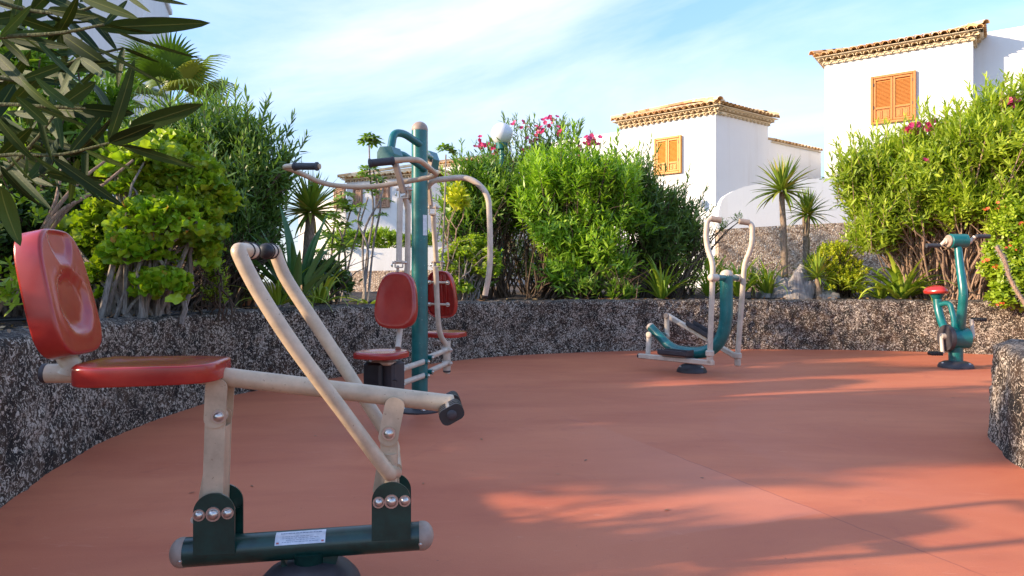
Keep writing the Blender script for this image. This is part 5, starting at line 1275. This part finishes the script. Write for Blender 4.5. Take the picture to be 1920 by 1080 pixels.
bush('oleander_bush', 'green foliage backdrop low between the central oleander and the far houses', 'bush', [bl(1300, 510, 12.8, 60, 34), bl(1230, 520, 12.6, 60, 30)], [gz(1290, 12.7)], 300, m_gers, L=.07, Wd=.03, stems=20)
bush('oleander_bush', 'shaded undergrowth behind the stems of the central oleander', 'bush', [bl(960, 500, 12.9, 70, 44), bl(1060, 500, 13.1, 80, 44), bl(1170, 500, 13.0, 70, 44)], [gz(1000, 12.9), gz(1100, 13)], 700, m_hedge, L=.10, Wd=.02, stems=90)
bush('oleander_bush', 'shaded undergrowth behind the bare stems of the right-hand oleander', 'bush', [bl(1740, 490, 12.2, 60, 44), bl(1830, 480, 12.0, 70, 50)], [gz(1760, 12.1), gz(1820, 12)], 420, m_ole, L=.10, Wd=.02, stems=90, smat=m_stemp)

# fan palm behind the left bushes
cp = W(318, 205, 24.0); pm = thing('fan_palm', Vector((cp.x, cp.y, .8)), 'fan palm crown with yellowing fronds rising beside the tall white block', 'palm tree')
part('trunk', MB().tube([Vector((cp.x + .1, cp.y, .7)), Vector((cp.x, cp.y, 3)), cp], [.28, .22, .2], 14), m_ytrunk, pm)
def fan():
    mb = MB(); n = 30; vs = []; fs = []
    mb.tube([(0, 0, 0), (.5, 0, .02), (1.0, 0, -.02)], [.02, .014, .01], 5, cap=False)
    for i in range(n):
        a = math.radians(-115 + 230 * i / (n-1)); d = Vector((math.cos(a), math.sin(a), 0)); s = Vector((-math.sin(a), math.cos(a), 0)); L = .95 - .2*abs(math.sin(a)); b = Vector((1.0, 0, -.02)); k = len(mb.v); q = []
        for (t, w, z) in ((0, .004, 0), (.35, .040, .02), (.62, .030, -.02), (.85, .014, -.20), (1.0, .003, -.42)):
            c = b + d * L * (t if t < .7 else .62 + (t-.62)*.75) + Vector((0, 0, z * L)); q += [c - s*w + UP*.012*(i % 2), c + s*w]
        mb.add(q, [(2*j, 2*j+1, 2*j+3, 2*j+2) for j in range(4)])
    return mb.mesh('frond', angle=180)
ME_FAN = fan()
for i in range(34):
    el = math.radians(-50 + 125 * ((i + .5)/34)); az = i * 2.399; d = Vector((math.cos(az)*math.cos(el), math.sin(az)*math.cos(el), math.sin(el)))
    place(pm, 'frond', ME_FAN, leaf_M(cp + d*.1, d, UP if el < 1.25 else Vector((1, 0, 0)), random.uniform(1.15, 1.5)), m_palm)

# unseen shrubs added left of the frame to shade the floor
OFF = [((-4.3, 2.9, 1.8), (.8, .65, 1.15)), ((-4.5, 3.8, 1.9), (.8, .6, 1.1)), ((-5.4, 3.4, 2.4), (.9, 1.0, 1.2)), ((-5.2, 5.6, 1.2), (1.0, 1.2, .5)), ((-5.8, 7.4, 1.2), (1.0, 1.0, .5))]
bush('oleander_bush', 'unseen tall oleander added beyond the left edge to shade the floor', 'bush', [(np.array(c), np.array(r)) for c, r in OFF], [Vector((-4.4, 5.2, .72)), Vector((-5.2, 3.6, .72))], 2900, m_oled, stems=80, L=.14, Wd=.024)
bush('unseen_shade_shrub', 'unseen low loose shrub added on the near planter wall for a ragged floor shadow', 'shrub', [(np.array((-2.6, 1.9, .98)), np.array((.35, .5, .32))), (np.array((-2.9, 1.0, 1.0)), np.array((.4, .5, .30)))], [Vector((-2.6, 1.8, .72)), Vector((-2.9, .9, .72))], 170, m_ole, stems=16, L=.12, Wd=.02, inner=False, zmin=.74)

# ---------------------------------------------------------------- hanging oleander branches close to the camera
def big_leaf(curl, twist):
    n, m = 12, 4; vs = []; fs = []; uv = []
    for i in range(n + 1):
        t = i / n; w = .5 * (math.sin(math.pi * min(1, t * .97 + .03)**.85)**.62 if 0 < t < 1 else .0) + .012
        for j in range(m + 1):
            s = (j / m - .5) * 2; a = twist * t
            y, z = s * w, -abs(s) * -.10 * w * 2 + .0
            vs.append((t, y*math.cos(a) - z*math.sin(a), (y*math.sin(a) + z*math.cos(a)) * 1.0 - curl * t * t * 5)); uv.append((t, j / m))
    for i in range(n):
        for j in range(m): fs.append((i*(m+1)+j, (i+1)*(m+1)+j, (i+1)*(m+1)+j+1, i*(m+1)+j+1))
    me = bpy.data.meshes.new('leaf'); me.from_pydata(vs, [], fs); u = me.uv_layers.new(name='UVMap')
    for l in me.loops: u.data[l.index].uv = uv[l.vertex_index]
    me.polygons.foreach_set('use_smooth', [True]*len(fs)); me.update(); return me
BIG = [big_leaf(c, t) for c, t in ((.02, .1), (.22, .3), (-.18, -.25), (.4, .5), (.10, -.4))]
def fleaf(par, p, q, w, var=0, roll=0.0):
    d = q - p; L = d.length; dn = d.normalized(); view = (p - Vector((0, 0, CAMZ))).normalized(); nrm = (-view - dn * (-view).dot(dn)).normalized()
    nrm = Matrix.Rotation(roll, 3, dn) @ nrm; s = nrm.cross(dn)
    place(par, 'leaf', BIG[var], axes(p, dn * L, s * w, nrm * w), m_fore)
fo = thing('oleander_branch', Vector((-2.15, 1.35, .72)), 'dark oleander branches with long leathery leaves hanging into the upper left corner', 'branch')
Yf = 1.12
twigs = [[(-420, 120), (-150, 90), (0, 70), (110, 62), (195, 46)], [(-420, 230), (-150, 205), (0, 196), (90, 200), (160, 203)], [(-400, 420), (-150, 330), (0, 292), (110, 290), (205, 268)],
         [(-380, -60), (-100, -20), (60, 20), (150, 20), (215, -10)], [(-300, 520), (-120, 440), (0, 330), (60, 270), (110, 205)], [(-300, 60), (-100, 120), (40, 150), (150, 110), (232, 90)]]
for i, tw in enumerate(twigs):
    P = catmull([W(x, y, Yf + .05*i + (0 if x > -200 else .25)) for x, y in tw], 6); part('twig', MB().tube(P, [.005 - .003*k/len(P) for k in range(len(P))], 8), m_fstem, fo)
mainb = MB().tube(catmull([Vector((-2.15, 1.35, .70)), Vector((-1.75, 1.35, 1.05)), W(-420, 230, 1.4)], 6), .018, 8); part('branch', mainb, m_stem, fo)
LV = [(185, 52, 394, 43, 30, 0, 0), (215, 58, 374, 119, 12, 1, .9), (118, 66, 208, 132, 27, 1, .2), (150, 203, 252, 213, 24, 0, .2), (205, 268, 290, 234, 26, 0, .3), (242, 240, 379, 196, 30, 0, .1), (228, 272, 368, 314, 17, 0, .3),
      (98, 296, 232, 388, 20, 0, .2), (203, 268, 258, 113, 22, 4, .5), (112, 200, 180, 153, 24, 0, 0), (178, 88, 312, 160, 8, 0, .3), (72, 78, 146, 172, 22, 2, -.9), (25, 30, 112, 60, 20, 0, .4), (70, 205, 92, 300, 12, 1, .4), (-10, 215, 58, 306, 20, 4, .9),
      (0, 350, 22, 452, 34, 2, -.4), (248, -12, 352, 9, 9, 0, .1), (232, -12, 282, 23, 9, 0, .2), (90, 18, 184, 32, 20, 0, .3), (140, 62, 100, 5, 20, 1, 1.0), (150, -6, 258, 34, 20, 0, 0), (40, 66, 160, 150, 14, 1, 1.2), (20, 66, 40, -20, 18, 0, .5),
      (120, 200, 190, 295, 18, 1, 1.3), (60, 196, 170, 240, 16, 0, 1.0), (20, 196, 80, 130, 20, 2, .4), (-20, 196, 30, 270, 22, 1, .7), (60, 292, 140, 340, 14, 0, .9), (20, 292, 76, 372, 18, 1, 1.2), (130, 288, 200, 205, 18, 0, .3), (160, 282, 250, 318, 14, 0, .8),
      (195, 46, 240, 0, 12, 0, .3), (205, 268, 310, 290, 10, 1, 1.2), (150, 20, 60, -20, 18, 0, .3), (215, -10, 290, -30, 16, 0, 0), (110, 205, 178, 120, 14, 2, .8), (90, 235, 30, 180, 20, 0, .4), (232, 90, 300, 118, 9, 0, .7), (232, 90, 214, 160, 14, 1, .5), (150, 110, 110, 180, 20, 0, .9),
      (150, 110, 215, 150, 18, 2, .3), (40, 150, 130, 118, 18, 0, .2), (40, 150, 100, 215, 20, 1, .7), (0, 70, 60, 10, 18, 0, .6), (0, 70, 70, 118, 20, 2, .8), (110, 290, 170, 372, 14, 3, .5), (0, 292, 60, 240, 24, 0, .5), (0, 310, 70, 400, 20, 1, .8), (110, 62, 150, 0, 18, 4, .7),
      (-10, 100, 60, 170, 24, 0, .5), (140, 203, 60, 160, 22, 2, .9), (60, 20, 110, -30, 18, 0, .3), (60, 20, 0, 60, 20, 1, .4), (195, 46, 300, 68, 7, 1, .6)]
for i, (x0, y0, x1, y1, w, v, rl) in enumerate(LV):
    Ya = Yf + random.uniform(-.02, .22); fleaf(fo, W(x0, y0, Ya), W(x1, y1, Ya + random.uniform(-.05, .06)), w * 1.0 * Ya / F, v, rl)
for i in range(110):                                    # leaves further back on the same branches
    x0 = random.uniform(-60, 170); y0 = random.uniform(-20, 330); a = random.gauss(.2, .9); l = random.uniform(80, 140); Ya = random.uniform(1.3, 1.75)
    if x0 + l*math.cos(a) > 235: continue
    k = 1.12 / Ya * 1.1; fleaf(fo, W(x0, y0, Ya), W(x0 + l*k*math.cos(a), y0 + l*k*math.sin(a), Ya + random.uniform(-.1, .1)), random.uniform(15, 26) * k * Ya / F, random.randrange(5), random.gauss(0, .8))

# ================================================================== SMALL THINGS
def rock(px, py, Y, w, h, d, seed, lab):
    c = W(px, py, Y); c.z = .70; mb = MB(); n, m = 20, 12; vs = []
    for j in range(m + 1):
        for i in range(n):
            a = 2*math.pi*i/n; b = math.pi/2*j/m; v = Vector((math.cos(a)*math.cos(b), math.sin(a)*math.cos(b), math.sin(b)))
            k = 1 + .35*noise.noise(v*1.6 + Vector((seed, 0, 0))) + .10*noise.noise(v*4 + Vector((0, seed, 0))) + .04*noise.noise(v*11)
            vs.append(c + Vector((v.x*w*k, v.y*d*k, v.z*h*k)))
    mb.add(vs, [(j*n+i, j*n+(i+1) % n, (j+1)*n+(i+1) % n, (j+1)*n+i) for j in range(m) for i in range(n)])
    solo('stone', mb, m_rock, lab, 'rock', loc=c)
rock(1498, 540, 11.0, .26, .50, .2, 3.1, 'tall pale grey jagged stone at the foot of the small yuccas')
rock(1466, 545, 11.1, .20, .36, .2, 7.7, 'pale grey stone left of the tallest jagged stone')
rock(1545, 552, 11.0, .24, .18, .2, 5.2, 'low brownish stone under the stemless yucca')
rock(1435, 552, 11.2, .15, .16, .15, 9.2, 'small grey stone beside the grassy tuft')
pt = gz(452, 7.9); solo('plant_pot', MB().lathe([(.12, 0), (.15, .02), (.19, .26), (.205, .26), (.205, .31), (.18, .31), (.16, .24), (.01, .22)], pt, UP, 24), m_pot, 'orange terracotta pot standing on the soil behind the rower handles', 'pot', loc=pt)
# black drip hoses lying on the soil
for pts, lab in (([(-40, 604, 4.6), (60, 600, 4.9), (160, 600, 5.1), (240, 606, 5.2), (330, 600, 5.5), (420, 590, 6.2)], 'black drip hose lying on the soil behind the left wall'),
                 ([(1290, 561, 10.85), (1340, 560, 10.9), (1420, 559, 10.95), (1500, 560, 10.9), (1600, 560, 10.8)], 'black drip hose on the soil behind the elliptical trainer'),
                 ([(600, 556, 8.6), (630, 553, 8.8), (650, 552, 9.0), (700, 556, 9.0)], 'black drip hose looping on the soil under the umbrella trees')):
    P = catmull([Vector(((x-CX)/F*Y, Y, .745 + .02*noise.noise(Vector((x*.02, 0, 0))))) for x, y, Y in pts], 6)
    solo('drip_hose', MB().tube(P, .010, 6), m_hose, lab, 'hose', loc=P[0])
# fallen leaves and twigs
c = Cloud(); M_ = 1500; idx = RNG.integers(0, len(PW), M_); off = .12 + RNG.exponential(.5, M_)
B_ = np.array([tuple(PW[i] + NW[i]*o) for i, o in zip(idx, off)]); B_[:, 2] = .748 + .01*RNG.uniform(0, 1, M_) - .03*(off > .36)
az = RNG.uniform(0, 6.28, M_); D_ = np.stack([np.cos(az), np.sin(az), RNG.normal(.1, .2, M_)], 1)
c.add(B_, norm(D_), norm(np.stack([RNG.normal(0, .3, M_), RNG.normal(0, .3, M_), np.ones(M_)], 1)), RNG.uniform(.03, .09, M_), RNG.uniform(.01, .03, M_), RNG.uniform(0, 1, M_))
o = put('leaf_litter', c.mesh('leaf_litter', (0, 0, 0)), m_litter, kind='stuff'); setp(o, 'dry brown leaves scattered over the planter soil', 'leaf litter')
c = Cloud(); M_ = 46; B_ = np.stack([RNG.uniform(-1.8, 6, M_), RNG.uniform(3, 9.5, M_), np.full(M_, .004)], 1); az = RNG.uniform(0, 6.28, M_)
c.add(B_, norm(np.stack([np.cos(az), np.sin(az), np.full(M_, .1)], 1)), norm(np.stack([RNG.normal(0, .2, M_), RNG.normal(0, .2, M_), np.ones(M_)], 1)), RNG.uniform(.02, .05, M_), RNG.uniform(.006, .014, M_), RNG.uniform(0, .6, M_))
o = put('floor_litter', c.mesh('floor_litter', (0, 0, 0)), m_litter, kind='stuff'); setp(o, 'few tiny dry leaves lying on the red floor', 'leaf litter')

# repeats of one kind share a group
GROUPS = {'oleander_bush': 'oleander bushes in the raised beds', 'yucca': 'yuccas in the raised beds', 'strap_leaved_plant': 'strap leaved plants along the bed edge',
          'umbrella_tree': 'thin umbrella trees left and right of the post machine', 'sprig_plant': 'small sprigs at the wall edge', 'house': 'white tiled houses behind the garden',
          'garden_wall': 'white garden walls', 'boundary_wall': 'pebbledash boundary walls', 'planter_wall': 'speckled planter walls', 'stone': 'pale stones at the yuccas', 'drip_hose': 'drip hoses on the soil'}
for o in list(sc.objects):
    g = GROUPS.get(o.name.split('.')[0])
    if g and o.parent is None and o.get('category'): o['group'] = g
